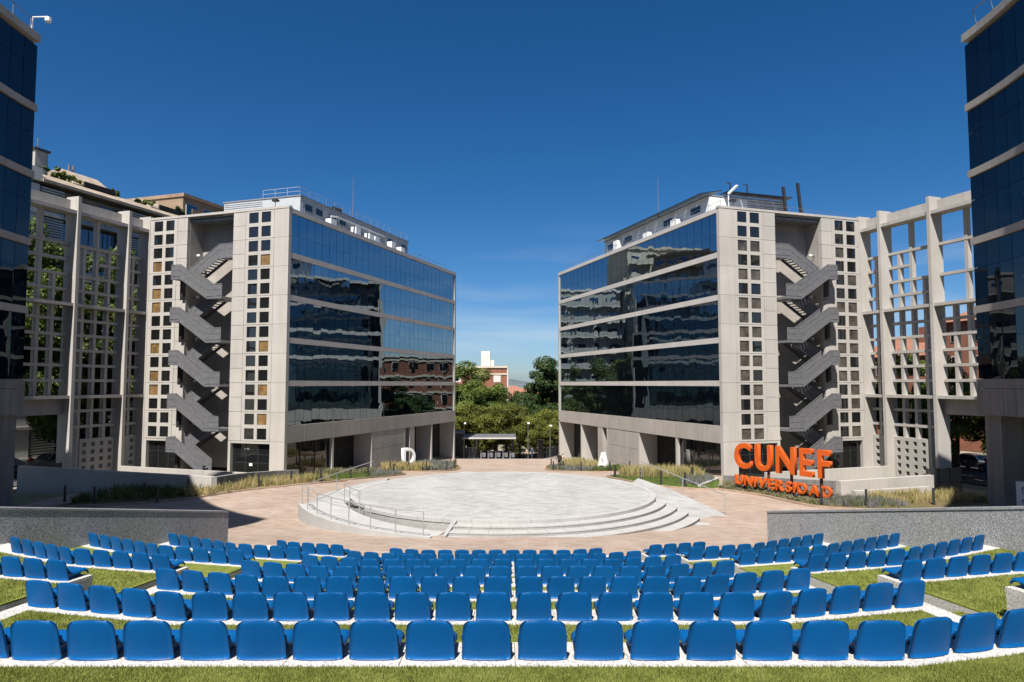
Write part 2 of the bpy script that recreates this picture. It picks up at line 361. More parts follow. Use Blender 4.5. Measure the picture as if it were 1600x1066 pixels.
# right hand straight ramp
def ramp_poly(pts, zs, name, m):
    mb = MB(); mb.prism(pts, -.6, zs); return mb.build(name, m, stage)
ramp_poly([(6.4,32.8),(8.25,31.0),(10.5,31.6),(10.3,34.5),(8.9,38.7),(7.5,41.0),(6.4,38)], [ZS-.02,-.02,-.03,.02,.45,ZS-.015,ZS-.01], 'ramp', 'stage_paving')
ramp_poly([(-7.3,41.0),(-8.6,39.2),(-9.85,36.2),(-9.98,33.1),(-8.2,32.8),(-7.2,35)], [ZS-.015,.7,.62,.58,.6,ZS-.012], 'ramp', 'stage_paving')
# curved ramp on the other side
n = 24; A = []; B = []; zt = []
for i in range(n+1):
    d = -16.5-(i/n)*54; A.append(cpt(8.05, d)); B.append(cpt(9.35+.6*(i/n), d)); zt.append(.33+.30*(i/n))
mb = MB(); mb.strip(A, B, -.6, zt); mb.build('curved_ramp', 'stage_stone', stage)
A2 = [cpt(9.35+.6*(i/n), -16.5-(i/n)*54) for i in range(n+1)]; B2 = [cpt(9.6+.6*(i/n), -16.5-(i/n)*54) for i in range(n+1)]
for k in range(8):
    sl = slice(k*3, k*3+4); mb = MB(); mb.strip(A2[sl], B2[sl], -.6, [z+.10 for z in zt[sl]]); mb.build('ramp_wall_stone', 'stage_stone', stage)
def railing(name, bases, height, label, mid=True, rail_r=.024):
    root = empty(name, bases[0], label=label, cat='handrail')
    for b in bases:
        mb = MB(); mb.tube([b, (b[0], b[1], b[2]+height)], .022, 8); mb.build('post', 'steel', root)
    for h in ([height, height*.72] if mid else [height]):
        mb = MB(); mb.tube([(b[0], b[1], b[2]+h) for b in bases], rail_r if h == height else .016, 8); mb.build('rail', 'steel', root)
    return root
bs = []
for i in range(8):
    t = i/7; d = -18.5-51*t; r = 9.47+.58*t; q = cpt(r, d); bs.append((q[0], q[1], .42+.30*t))
railing('handrail', bs, .95, 'long curved steel handrail on the outer wall of the ramp up the stage')
bs = [(*cpt(8.1, -52-9*i), .60) for i in range(3)]
railing('handrail', bs, .95, 'short steel handrail at the inner side of the curved ramp landing')
railing('handrail', [(-9.85,33.4,.58),(-9.4,37.0,.62),(-8.3,41.2,ZS)], .95, 'sloping steel handrail behind the curved ramp landing, toward letter D', False)
railing('handrail', [(7.75,41.2,ZS),(9.25,37.4,.30),(10.35,33.6,.02)], .95, 'sloping steel handrail on the straight ramp nearest the orange letters', False)

# ------------------------------------------------------------------ amphitheatre
SEC = 14.0
def ring_pt(a, phi):
    j = round(phi/SEC); r = a/math.cos(math.radians(phi-SEC*j)); return cpt(r, phi)
def ring_angles(p0, p1, n=4):
    pts = [p0+(p1-p0)*i/n for i in range(n+1)]
    for c in (-35,-21,-7,7,21,35):
        if p0+.05 < c < p1-.05: pts.append(c)
    return sorted(set(pts))
def s_to_phi(a, s):
    h = a*math.tan(math.radians(SEC/2)); j = round(s/(2*h)); return SEC*j+math.degrees(math.atan((s-2*h*j)/a))
def phi_to_s(a, phi):
    h = a*math.tan(math.radians(SEC/2)); j = round(phi/SEC); return 2*h*j+a*math.tan(math.radians(phi-SEC*j))
def sector(mb, a0, a1, p0, p1, z0, z1):
    an = ring_angles(p0, p1); mb.strip([ring_pt(a0, p) for p in an], [ring_pt(a1, p) for p in an], z0, z1); return mb
AP = [30.15-2.25*i for i in range(7)]; RZ = [EYE-2.3-.44*i for i in range(7)]
SF, SB = .40, .13                                         # stone: in front of / behind the seat back
terr = MB(); turf = MB()
blocks = [(-11.7, 11.7), (15.0, 30.5), (-30.5, -15.0)]
edge = {}
slab_jobs = []
for k in range(7):
    a, z = AP[k], RZ[k]
    outer = (AP[k-1]-SF) if k else 34.5
    for bi, (p0, p1) in enumerate(blocks):
        q0, q1 = p0, p1
        if k == 6 and bi == 1: q1 = 23.2
        if k == 6 and bi == 2: q0 = -25.6
        sector(terr, a-SF+.02, outer, q0, q1, -.5, z-.03)
        sector(turf, a+SB, outer, q0+(.55 if bi == 0 else 0), q1-(.55 if bi == 0 else 0), z-.03, z-.004)
        slab_jobs.append((k, bi, q0, q1))
    for p0, p1 in ((11.7, 15.0), (-15.0, -11.7)):         # grass steps of the two aisles
        for j in range(3):
            i0 = a-SF+.75*j; i1 = a-SF+.75*(j+1) if k or j < 2 else 34.5
            zz = z-.44+.147*(j+1)-.10
            sector(terr, i0, i1, p0+.02, p1-.02, -.5, zz-.02); sector(turf, i0+.06, i1, p0+.02, p1-.02, zz-.02, zz)
terr_o = terr.build('terrace', 'seat_stone', kind='structure')
turf_o = turf.build('terrace_turf', 'turf', terr_o)
for k, bi, q0, q1 in slab_jobs:                           # bench slabs, each its own stone
    a, z = AP[k], RZ[k]; s0, s1 = phi_to_s(a, q0), phi_to_s(a, q1); n = max(1, round((s1-s0)/.94))
    for i in range(n):
        b0 = s_to_phi(a, s0+(s1-s0)*i/n+.003); b1 = s_to_phi(a, s0+(s1-s0)*(i+1)/n-.003)
        mb = MB(); an = [x for x in ring_angles(b0, b1, 1)]
        mb.strip([ring_pt(a-SF, p) for p in an], [ring_pt(a+SB, p) for p in an], z-.09, z+R.uniform(-.002, .002)); mb.build('slab', 'seat_stone', terr_o)
for k in range(7):                                        # stone edging beside the aisles
    z = RZ[k]; o1 = (AP[k-1]-SF) if k else 32
    for p0, p1 in ((11.15, 11.7), (-11.7, -11.15)):
        for i in range(2):
            a0 = AP[k]+SB+(o1-AP[k]-SB)*i/2+.003; a1 = AP[k]+SB+(o1-AP[k]-SB)*(i+1)/2-.003
            mb = MB(); sector(mb, a0, a1, p0, p1, z-.3, z); mb.build('edging_stone', 'seat_stone', terr_o)
# turf pile close to the camera
rng = np.random.default_rng(3)
def blades(name, jobs, parent):
    Vs = []
    for a0, a1, p0, p1, z, dens, h, wd in jobs:
        area = (a1-a0)*(a0+a1)/2*math.radians(p1-p0); n = int(area*dens)
        a = rng.uniform(a0, a1, n); p = rng.uniform(p0, p1, n); j = np.round(p/SEC); r = a/np.cos(np.radians(p-SEC*j))
        x = CX+r*np.sin(np.radians(p)); y = CY-r*np.cos(np.radians(p))
        th = rng.uniform(0, 6.28, n); ln = rng.uniform(0, .7, n)*h; la = rng.uniform(0, 6.28, n); hh = h*rng.uniform(.6, 1.15, n)
        V = np.empty((n, 3, 3)); V[:, 0] = np.c_[x+np.cos(th)*wd, y+np.sin(th)*wd, np.full(n, z)]
        V[:, 1] = np.c_[x-np.cos(th)*wd, y-np.sin(th)*wd, np.full(n, z)]; V[:, 2] = np.c_[x+np.cos(la)*ln, y+np.sin(la)*ln, z+hh]
        Vs.append(V.reshape(-1, 3))
    V = np.concatenate(Vs); F = np.arange(len(V)).reshape(-1, 3)
    me = npmesh(name, V, F, 'blade'); return put(name, me, (0,0,0), parent, kind='stuff')
jb = [(AP[0]+SB, AP[0]+1.0, -10.5, 10.5, RZ[0]-.004, 9000, .03, .0035), (AP[1]+SB, AP[0]-SF, -11.1, 11.1, RZ[1]-.004, 5000, .032, .0045),
      (AP[2]+SB, AP[1]-SF, -11.1, 11.1, RZ[2]-.004, 2200, .034, .006), (AP[2]+SB, AP[1]-SF, 15.1, 22, RZ[2]-.004, 2500, .034, .006), (AP[1]+SB, AP[0]-SF, 15.1, 20, RZ[1]-.004, 2500, .034, .006),
      (AP[3]+SB, AP[2]-SF, 15.1, 30, RZ[3]-.004, 1200, .036, .008), (AP[3]+SB, AP[2]-SF, -30, -15.1, RZ[3]-.004, 1200, .036, .008), (AP[2]+SB, AP[1]-SF, -22, -15.1, RZ[2]-.004, 2500, .034, .006)]
for k in (1, 2, 3):
    for p0, p1 in ((11.75, 14.95), (-14.95, -11.75)):
        for j in range(3): jb.append((AP[k]-SF+.75*j+.06, AP[k]-SF+.75*(j+1), p0, p1, RZ[k]-.44+.147*(j+1)-.10, 2200, .034, .006))
blades('turf_pile', jb, terr_o)

# seats ------------------------------------------------------------
def seat_meshes():
    H, r = .325, .06; nu, nv = 10, 11; mb = MB(); zs = [H*.9*i/6 for i in range(7)]+[H-r+r*math.sin(math.radians(t)) for t in (45, 65, 80, 90)]
    zs = sorted(zs); nv = len(zs)
    for side in (0, 1):
        vs = []
        for z in zs:
            v = z/H; hw = .206-.008*v-.006*v*v
            if z > H-r: hw -= r-math.sqrt(max(0, r*r-(z-(H-r))**2))
            for i in range(nu+1):
                u = -1+2*i/nu
                y = -.055*v-.022*(1-u*u)*(1-.3*v)+.012*max(0, abs(u)-.75)*4*(1-v)
                if z > H-.02: y += .006*(z-(H-.02))/.02
                vs.append((hw*u, y+(.016 if side else 0), z+.002+.012*v*v*(1-u*u)))
        fs = [(j*(nu+1)+i, (j+1)*(nu+1)+i, (j+1)*(nu+1)+i+1, j*(nu+1)+i+1) for j in range(nv-1) for i in range(nu)]
        mb.add(vs, fs if side else [tuple(reversed(f)) for f in fs])
    N = (nu+1)*nv
    def st(a, b): mb.f.append((a, b, b+N, a+N))
    for j in range(nv-1): st((j+1)*(nu+1), j*(nu+1)); st(j*(nu+1)+nu, (j+1)*(nu+1)+nu)
    for i in range(nu): st((nv-1)*(nu+1)+i+1, (nv-1)*(nu+1)+i); st(i, i+1)
    mb.smooth = True; back = mb.mesh('backrest', 'seat_blue')
    mb = MB(); prof = [(.0, .185), (.012, .15), (.04, .118), (.10, .105), (.20, .102), (.31, .112), (.365, .116), (.395, .105), (.408, .08), (.404, .055)]
    n2 = len(prof)
    for side in (0, 1):
        vs = []
        for y, z in prof:
            for i in range(nu+1):
                u = -1+2*i/nu; hw = .207-.012*(y/.4)
                vs.append((hw*u, y+.008+(.004*side if y > .38 else 0)*-1, z+.014*abs(u)**3*(1 if y < .36 else 0)-.012*side-(.035*max(0, abs(u)-.86)/.14 if y > .05 else 0)))
        fs = [(j*(nu+1)+i, j*(nu+1)+i+1, (j+1)*(nu+1)+i+1, (j+1)*(nu+1)+i) for j in range(n2-1) for i in range(nu)]
        mb.add(vs, fs if not side else [tuple(reversed(f)) for f in fs])
    N = (nu+1)*n2
    for j in range(n2-1): st(j*(nu+1), (j+1)*(nu+1)); st((j+1)*(nu+1)+nu, j*(nu+1)+nu)
    for i in range(nu): st((n2-1)*(nu+1)+i, (n2-1)*(nu+1)+i+1); st(i+1, i)
    mb.smooth = True; pan = mb.mesh('seat', 'seat_blue')
    mb = MB(); mb.add([(-.15,.03,.001),(.15,.03,.001),(.13,.30,.001),(-.13,.30,.001),(-.17,.03,.095),(.17,.03,.095),(.15,.33,.09),(-.15,.33,.09)],
                      [(0,3,2,1),(4,5,6,7),(0,1,5,4),(1,2,6,5),(2,3,7,6),(3,0,4,7)]); base = mb.mesh('pedestal', 'seat_blue')
    return back, pan, base
SM = seat_meshes()
def add_seat(a, s, z, label, group):
    phi = s_to_phi(a, s); j = round(phi/SEC); p = ring_pt(a, phi)
    if abs(p[0]/p[1]) > .80: return
    o = empty('stadium_seat', (p[0], p[1], z+.004), label=label, cat='seat', group=group); o.rotation_euler = (R.uniform(-.006, .006), 0, math.radians(SEC*j)+R.uniform(-.012, .012))
    for nm, me in zip(('backrest', 'seat', 'pedestal'), SM):
        c = bpy.data.objects.new(nm, me); COL.objects.link(c); c.parent = o
NC = [26, 24, 22, 20, 18, 16, 13]
RN = ['top', 'second', 'third', 'fourth', 'fifth', 'sixth', 'lowest']
for k in range(7):
    a = AP[k]; n = NC[k]
    for i in range(n):
        sde, q = ('letter-D aisle', i+1) if i < n/2 else ('orange-sign aisle', n-i)
        add_seat(a, (i-(n-1)/2)*.47, RZ[k], f'blue plastic seat, {ORD[q]} from the {sde}, {RN[k]} row of the middle block', 'blue seats of the middle block')
WR = [0, 10, 11, 11, 11, 10, 4]; WL = [0, 0, 11, 10, 11, 10, 5]
for k in range(1, 7):
    a = AP[k]
    for sg, N, wl_ in ((1, WR[k], 'lit granite wall'), (-1, WL[k], 'shaded granite wall')):
        s0 = phi_to_s(a, 15.15)
        for i in range(N):
            add_seat(a, sg*(s0+.225+i*.463), RZ[k], f'blue plastic seat, {ORD[i+1]} from the aisle, {RN[k]} row beside the {wl_}', f'blue seats beside the {wl_}')

# granite flank walls ----------------------------------------------
def flank(sg, label):
    p0, p1 = Vector((8.05*sg-(.9 if sg < 0 else 0), 21.85)), Vector((12.3*sg-(.9 if sg < 0 else 0), 11.7)); d = (p1-p0).normalized(); nrm = Vector((d.y, -d.x))
    if nrm.x*sg < 0: nrm = -nrm
    L = (p1-p0).length; f0, slope = 2.34, .197*(p0.y-p1.y)/L
    root = empty('granite_wall', (p0.x, p0.y, .9), label=label, cat='wall'); n = 8
    for i in range(n):
        a, b = p0+d*(L*i/n+(.004 if i else 0)), p0+d*(L*(i+1)/n-.004); za, zb = f0+slope*L*i/n, f0+slope*L*(i+1)/n
        poly = [a, b, b+nrm*.28, a+nrm*.28]; zt = [za, zb, zb, za]
        if sg > 0: poly.reverse(); zt = [za, zb, zb, za]
        mb = MB(); mb.prism([(q.x, q.y) for q in poly], .3, [z-.05 for z in zt]); mb.build('panel', 'granite', root)
        poly = [a-nrm*.02, b-nrm*.02, b+nrm*.30, a+nrm*.30]
        if sg > 0: poly.reverse()
        mb = MB(); mb.prism([(q.x, q.y) for q in poly], [z-.05 for z in zt], zt); mb.build('coping_stone', 'granite_cap', root)
flank(1, 'speckled grey granite flank wall in sun, below the orange letters')
flank(-1, 'dark shaded granite flank wall with a sunlit coping')

# ------------------------------------------------------------------ the two office buildings with stair towers
ROWH = 1.19; ZT = 20.73
GZ = [(2.98, 6.17), (6.62, 9.67), (10.12, 13.17), (13.62, 16.67), (17.12, 20.40)]
def office(side):
    F = FL if side < 0 else FR; fl = side > 0
    ang = math.atan2(UY, UX*(-side))                      # world angle of the facade direction
    nm = {-1: 'letter D', 1: 'letter A'}[side]
    root = empty('office_building', F(0, 0, -1.4), cat='building',
                 label={-1: 'glass-fronted office block with stair tower, behind the white letter D',
                        1: 'glass-fronted office block with stair tower, behind the orange letters'}[side])
    def mk(): return MB(F, fl)
    T = lambda w, s, z: F(s, w, z)                        # tower coordinates: across, depth, height
    def mt(): return MB(T, not fl)
    rr = random.Random(11+side)
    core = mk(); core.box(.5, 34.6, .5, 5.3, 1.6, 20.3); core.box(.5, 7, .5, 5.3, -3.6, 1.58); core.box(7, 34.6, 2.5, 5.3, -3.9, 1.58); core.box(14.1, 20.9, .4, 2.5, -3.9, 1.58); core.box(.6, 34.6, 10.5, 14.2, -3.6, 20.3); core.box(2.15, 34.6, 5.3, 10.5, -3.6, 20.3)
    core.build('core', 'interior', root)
    rf = mk(); rf.box(.32, 34.9, .3, 14.3, 20.32, 20.5); roof = rf.build('roof', 'grey_louvre', root)
    # tower front: concrete panels with window openings
    zb = [ZT-ROWH*i for i in range(17)]
    def panel(x0, x1, z0, z1, cols=()):
        g = .013; xs = [x0+g]; hc = []
        for c0, c1 in cols: xs += [c0, c1]; hc.append(len(xs)-2)
        xs.append(x1-g); zs = [z0+g]; hr = []
        if cols:
            i0 = round((ZT-z1)/ROWH); rows = round((z1-z0)/ROWH)
            for r in reversed(range(rows)):
                t = ZT-ROWH*(i0+r); zs += [t-1.04, t-.15]; hr.append(len(zs)-2)
        zs.append(z1-g)
        m = mt(); m.gridwall(xs, zs, [(i, j) for i in hc for j in hr], R.uniform(-.006, .006), .32); return m.build('panel', 'concrete', root)
    C1 = ((1.76, 2.68), (2.98, 3.92)); C2 = ((11.75, 12.66), (13.0, 13.95))
    for i in range(0, 16, 2):
        z1, z0 = zb[i], zb[i+2]
        panel(1.42, 4.25, z0, z1, C1); panel(11.4, 14.4, z0, z1, C2)
        
        for zz0, zz1 in ((z0, zb[i+1]), (zb[i+1], z1)): panel(4.25, 5.5, zz0, zz1); panel(10.3, 11.4, zz0, zz1)
        m = mt(); m.box(0, 1.41, 0, .36, z0+.009, z1-.009); m.build('panel', 'concrete', root)
    # lower zone
    m = mt(); m.box(0, 1.41, 0, .36, -1.9, 1.68); m.build('panel', 'concrete', root)
    m = mt(); m.box(5.25, 5.5, 0, .32, -1.9, 1.68); m.build('panel', 'concrete', root)
    m = mt(); m.box(10.3, 10.85, 0, .32, -1.9, 1.68); m.build('panel', 'concrete', root)
    m = mt(); m.box(14.1, 14.4, 0, .32, -1.9, 1.68); m.build('panel', 'concrete', root)
    m = mt(); m.box(1.42, 5.24, .02, .3, 1.50, 1.675); m.build('lintel', 'concrete', root)
    m = mt(); m.box(10.86, 14.09, .02, .3, 1.50, 1.675); m.build('lintel', 'concrete', root)
    m = mt(); m.box(-.03, 14.43, -.03, .4, ZT+.004, 20.93); m.build('coping', 'concrete', root)
    # recess of the stair
    for w0, w1, s0, s1, nmn in ((5.3, 5.5, .325, 2.15, 'recess_side'), (10.3, 10.5, .325, 2.15, 'recess_side')):
        m = mt(); m.box(w0, w1, s0, s1, -1.9, 20.7); m.build(nmn, 'concrete_base', root)
    for i in range(0, 18):
        for j in range(3):
            m = mt(); m.box(5.505+j*1.6, 5.505+(j+1)*1.6-.012, 1.85, 2.145, ZT-.1-ROWH*(i+1)+.009, ZT-.1-ROWH*i); m.build('recess_panel', 'concrete_base', root)
    m = mt(); m.box(5.5, 10.3, .41, 2.15, 20.60, ZT); m.build('soffit', 'concrete', root)
    # small tower windows
    def wmesh(mt_):
        m = MB(); m.box(-.5, .5, -.012, .012, 0, 1); return m.mesh('window_pane', mt_)
    ALT_PANE = 'blind' if side < 0 else 'pane_reflection'; wm = {k: wmesh(k) for k in ('window_glass', ALT_PANE)}  # letter A tower: brownish-grey reflections painted into the pane colour
    fm = MB(); fm.gridwall([-.5, -.455, .455, .5], [0, .045, .955, 1], [(1, 1)], -.03, .03); fmesh = fm.mesh('frame', 'dark_metal')
    for ci, (c0, c1) in enumerate(C1+C2):
        for i in range(16):
            k = ALT_PANE if (ci in ((0, 3) if side < 0 else (0, 1, 2, 3)) and rr.random() < (.5 if side < 0 else .45) and i > 1) else 'window_glass'
            sc_ = (c1-c0+.04, 1, .93)
            o = put('window', wm[k], F(.075, (c0+c1)/2, zb[i]-1.06), root, (rr.uniform(-.004, .004), 0, ang+math.pi/2+rr.uniform(-.006, .006))); o.scale = sc_
            f2 = bpy.data.objects.new('frame', fmesh); COL.objects.link(f2); f2.parent = o
    # ground floor glass of the tower
    for w0, w1, n in ((1.5, 5.2, 3), (10.9, 14.05, 3)):
        for i in range(n):
            a, b = w0+(w1-w0)*i/n+.03, w0+(w1-w0)*(i+1)/n-.03
            m = mt(); m.box(a, b, .34, .37, -1.8, 1.5); m.build('glass_door' if (i == 0 and w0 < 2) else 'window', 'window_glass', root)
        m = mt()
        for i in range(n+1): x = w0+(w1-w0)*i/n; m.box(x-.03, x+.03, .30, .40, -1.8, 1.5)
        m.box(w0, w1, .31, .39, .55, .6); m.build('frame', 'dark_metal', root)
    t = text_mesh('D-03' if side < 0 else 'A-03', .24, .004, 'white_paint')
    q = F(.33, 4.1 if side < 0 else 3.0, 1.0); put('lettering', t, q, root, (math.pi/2, 0, ang-math.pi/2 if side < 0 else ang-math.pi/2))
    m = mt(); m.box(3.3, 3.6, .318, .335, -.35, -.13); m.build('notice', 'white_paint', root)
    # glazed front: panes, bands, end pillars
    pm = {}
    npan = 30; s0, s1 = .36, 34.64; pw = (s1-s0)/npan
    for zi, (z0, z1) in enumerate(GZ):
        zm = z0+(z1-z0)*.45
        for a, b in ((z0+.02, zm-.008), (zm+.008, z1-.02)):
            key = round(b-a, 2)
            if key not in pm:
                q = MB(); q.box(-pw/2+.02, pw/2-.02, -.015, .015, 0, b-a); pm[key] = q.mesh('pane', 'curtain_glass')
            for i in range(npan):
                p = F(s0+pw*(i+.5), .13, a)
                put('pane', pm[key], p, root, (rr.gauss(0, .0022), 0, ang+rr.gauss(0, .003)))
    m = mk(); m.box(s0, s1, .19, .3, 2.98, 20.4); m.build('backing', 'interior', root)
    m = mk()
    for i in range(1, npan): m.box(s0+pw*i-.02, s0+pw*i+.02, .16, .19, 2.98, 20.4)
    m.build('mullions', 'dark_metal', root)
    for z0, z1 in [(GZ[i][1], GZ[i+1][0]) for i in range(4)]:
        for j in range(5):
            a, b = s0+(s1-s0)*j/5+.005, s0+(s1-s0)*(j+1)/5-.005
            m = mk(); m.box(a, b, .02, .25, z0, z1); m.build('band', 'band', root)
    m = mk(); m.box(.365, 34.95, -.02, .32, 20.405, 20.78); m.build('parapet', 'band', root)
    for i in range(0, 16, 2):
        m = mk(); m.box(34.65, 35.05, 0, .6, zb[i+2]+.009, zb[i]-.009); m.build('pillar', 'concrete', root)
    # base band in panels
    for j in range(15):
        a, b = .365+34.28*j/15+.012, .365+34.28*(j+1)/15-.012
        m = mk(); m.box(a, b, R.uniform(-.004, .004), .3, 1.56, 2.965); m.build('panel', 'concrete_base', root)
    gf = lambda s: -1.3-s*.066
    for s in (7.0, 14.0, 21.0, 28.0, 34.9):               # deep piers of the ground floor
        m = mk(); m.box(s-.14, s+.14, .02, 2.4, -4, 1.555); m.build('pier', 'concrete', root)
    for j in range(3):                                    # closed bay in stone courses
        z0, z1 = -3.6+j*1.72+.014, -3.6+(j+1)*1.72-.014
        for i in range(3):
            m = mk(); m.box(14.15+i*2.235+.014, 14.15+(i+1)*2.235-.014, .03, .3, z0, min(z1, 1.552)); m.build('panel', 'concrete_base', root)
    for a, b in ((.4, 6.84),):
        for i in range(3):
            x0, x1 = a+(b-a)*i/3+.03, a+(b-a)*(i+1)/3-.03
            m = mk(); m.box(x0, x1, .35, .38, -1.6, 1.55); m.build('window', 'window_glass', root)
        m = mk()
        for i in range(4): x = a+(b-a)*i/3; m.box(x-.03, x+.03, .3, .42, -1.6, 1.55)
        m.build('frame', 'dark_metal', root)
    for a, b, dpt in ((7.15, 13.85, 2.1), (21.15, 27.85, 2.1), (28.15, 34.75, 2.1)):
        m = mk(); m.box(a, b, dpt, dpt+.03, -3.9, 1.5); m.build('window', 'interior' if a < 10 else 'window_glass', root)
        m = mk()
        for i in range(5): x = a+(b-a)*i/4; m.box(x-.03, x+.03, dpt-.06, dpt-.005, -3.9, 1.5)
        m.box(a, b, dpt-.05, dpt-.006, .1, .16); m.build('frame', 'dark_metal', root)
        m = mk(); m.box(a, b, .31, dpt+.2, 1.5, 1.555); m.build('soffit', 'concrete_base', root)
    # openwork concrete screen in the door bay
    m = mk(); n = 9; xs = []; 
    x0, x1 = (7.2, 9.6) if side < 0 else (7.2, 9.4)
    for i in range(8): xs += [x0+(x1-x0)*i/8, x0+(x1-x0)*(i+.35)/8]
    xs.append(x1); zs = []
    for i in range(14): zs += [-2.6+4.1*i/14, -2.6+4.1*(i+.35)/14]
    zs.append(1.5)
    m.gridwall(xs, zs, [(i, j) for i in range(1, len(xs)-1, 2) for j in range(1, len(zs)-1, 2)], 1.6, 1.75); m.build('screen', 'concrete_base', root)
    m = mk(); m.box(22.2, 23.4, .02, 1.6, -3.8, 1.553); m.build('pier', 'concrete_base', root)
    if side < 0:
        m = mk(); m.box(21.3, 22.1, 1.45, 1.5, -1.2, -.1); m.build('poster', 'cloth_red', root)
    # ------------- roof plant
    pent = mk(); pent.box(4.2, 25.2, 2.0, 10.2, 20.5, 23.0)
    po = pent.build('penthouse', 'corrugated' if side < 0 else 'white_paint', root)
    m = mk()                                              # ribs
    if side < 0:
        for i in range(70): m.box(4.2+i*.3, 4.2+i*.3+.05, 1.96, 2.0, 20.55, 22.9)
    for i in range(12): m.box(4.16, 4.2, 6.0, 10.1, 20.8+i*.18, 20.8+i*.18+.09)
    m.build('cladding_rib', 'corrugated' if side < 0 else 'grey_louvre', po, kind='stuff')
    m = mk(); m.box(4.14, 25.3, 1.9, 10.3, 23.0, 23.1); m.build('roof_edge', 'grey_louvre', po)
    for s in ((5.0, 6.6, 8.8, 10.6, 13.5, 16.5, 20.3, 23.6) if side < 0 else (5.6, 10.4, 18.6, 22.8)):
        m = mk(); m.box(s, s+(1.0 if side < 0 else 1.5), 1.93, 1.985, 21.9, 22.45); m.build('window', 'window_glass', po)
    for s, hh in ((7.6, .5), (12.0, .7), (14.6, .6), (15.8, .55), (19.4, .7), (21.6, .5)) if side < 0 else ((8.2, .6), (13.5, .5), (20.2, 1.0)):
        m = mk(); m.box(s, s+.9, 1.0, 1.6, 20.82, 21.2+hh); m.build('air_unit', 'white_paint', root)
    if side < 0:
        m = mk(); m.tube([(8, 1.3, 22.0), (9, 1.2, 22.1), (18, 1.2, 22.1), (18.3, 1.2, 21.4)], .1, 8); m.build('duct', 'corrugated', root)
        m = mk(); m.tube([(11.5, 3.2, 23.1), (11.5, 3.2, 23.75), (12.4, 3.2, 23.75), (12.6, 3.2, 23.3)], .3, 8); m.build('roof_fan', 'dark_metal', root)
    def rail(name, pts, h, mid=1, mm='white_paint', dx=1.4):
        q = mk()
        for a, b in zip(pts, pts[1:]):
            a, b = Vector(a), Vector(b); n = max(1, round((b-a).length/dx))
            for i in range(n+1): p = a.lerp(b, i/n); q.bar(p, p+Vector((0, .001, h)), .026)
            for j in range(mid+1): z = h*(1-j*.5); q.bar(a+Vector((0, 0, z)), b+Vector((0, 0, z)), .026)
        return q.build(name, mm, root)
    if side < 0:
        rail('roof_railing', [(4.3, 6.0, 23.1), (4.3, 2.1, 23.1), (25, 2.1, 23.1)], .75, 1, 'corrugated')
        rail('roof_railing', [(25.3, 1.2, 20.7), (34.6, 1.2, 20.7)], 1.0, 1, 'galvanised')
    else:
        rail('roof_railing', [(1.2, 9.5, 20.7), (1.2, 14.2, 20.7)], .9, 1, 'galvanised')
        rail('roof_railing', [(1.2, 9.5, 20.7), (1.2, 1.0, 20.7), (34.6, 1.0, 20.7)], 1.0, 1, 'galvanised')
        for i in range(12):                               # tilted solar panels on the roof edge
            a = 4.0+i*1.8
            q = mk(); q.add([(a, 1.0, 23.05), (a+1.72, 1.0, 23.05), (a+1.72, 3.2, 23.5), (a, 3.2, 23.5), (a, 1.0, 23.11), (a+1.72, 1.0, 23.11), (a+1.72, 3.2, 23.56), (a, 3.2, 23.56)],
                            [(0,3,2,1),(4,5,6,7),(0,1,5,4),(1,2,6,5),(2,3,7,6),(3,0,4,7)]); q.build('solar_panel', 'solar', root)
        for i in range(4):
            q = mk(); q.box(3.4, 4.6, 3.4+i*1.75, 3.4+i*1.75+1.68, 23.3, 23.36); q.build('solar_panel', 'solar', root)
        for w, ht, ln in ((9.3, 24.1, .35), (11.0, 24.6, .45)):
            q = mk(); q.bar((3.0, w, 20.5), (3.0, w-ln, ht), .22); q.build('roof_strut', 'dark_metal', root)
        for s, w in ((4.2, 4.2), (4.2, 6.0)):
            q = mk(); q.bar((s, w, 23.3), (s, w, 24.4), .09); q.bar((s, w, 24.35), (s, w-.4, 24.35), .07); q.build('roof_pole', 'dark_metal', root)
        q = mk(); q.tube([(2, 2.4, 20.5), (2, 2.4, 22.6)], .05, 6); q.tube([(2, 2.4, 22.6), (1.6, 2.9, 23.2), (1.5, 3.0, 23.2)], .12, 6); q.build('roof_camera', 'white_paint', root)
    m = mk(); m.tube([(13.3, 2.2, 20.5), (13.3, 2.2, 23.5), (13.3, 2.2, 27.3)], [.06, .05, .02], 6); m.build('antenna_mast', 'galvanised', root)
    # floodlight and camera at the tower top
    m = mk(); m.tube([(.3, 1.6, 20.9), (.3, 1.6, 21.5)], .03, 6); m.box(.15, .5, 1.35, 1.85, 21.45, 21.62); m.build('floodlight', 'dark_metal', root)
    # ------------- external stair
    st = empty('fire_stair', F(-.5, 8, -1.3), cat='staircase',
               label={-1: 'grey steel zigzag fire stair on the tower of the letter D block', 1: 'grey steel zigzag fire stair on the tower behind the orange letters'}[side])
    def railpanel(p, q, h=1.02):                          # picket railing between two floor points (w, s, z)
        m = mt(); p, q = Vector(p), Vector(q); L = (q-p).length; n = max(2, int(L/.075))
        for i in range(n+1):
            a = p.lerp(q, i/n); w = .012 if i % 12 else .03
            m.bar(a, a+Vector((.001, 0, h)), w)
        for hh, ww in ((h, .06), (h*.55, .045), (.06, .045)): m.bar(p+Vector((0, 0, hh)), q+Vector((0, 0, hh)), ww)
        ro = m.build('railing', 'galvanised', st)
        m = mt(); t = Vector((0, .008, 0)) if abs(p.y-q.y) < .01 else Vector((.008, 0, 0)); u = Vector((0, 0, h-.06)); b = Vector((0, 0, .03))
        m.add([p+b-t, q+b-t, q+b+t, p+b+t, p+u-t, q+u-t, q+u+t, p+u+t], [(0,3,2,1),(4,5,6,7),(0,1,5,4),(1,2,6,5),(2,3,7,6),(3,0,4,7)]); m.build('mesh_infill', 'stair_mesh', ro)
        return ro
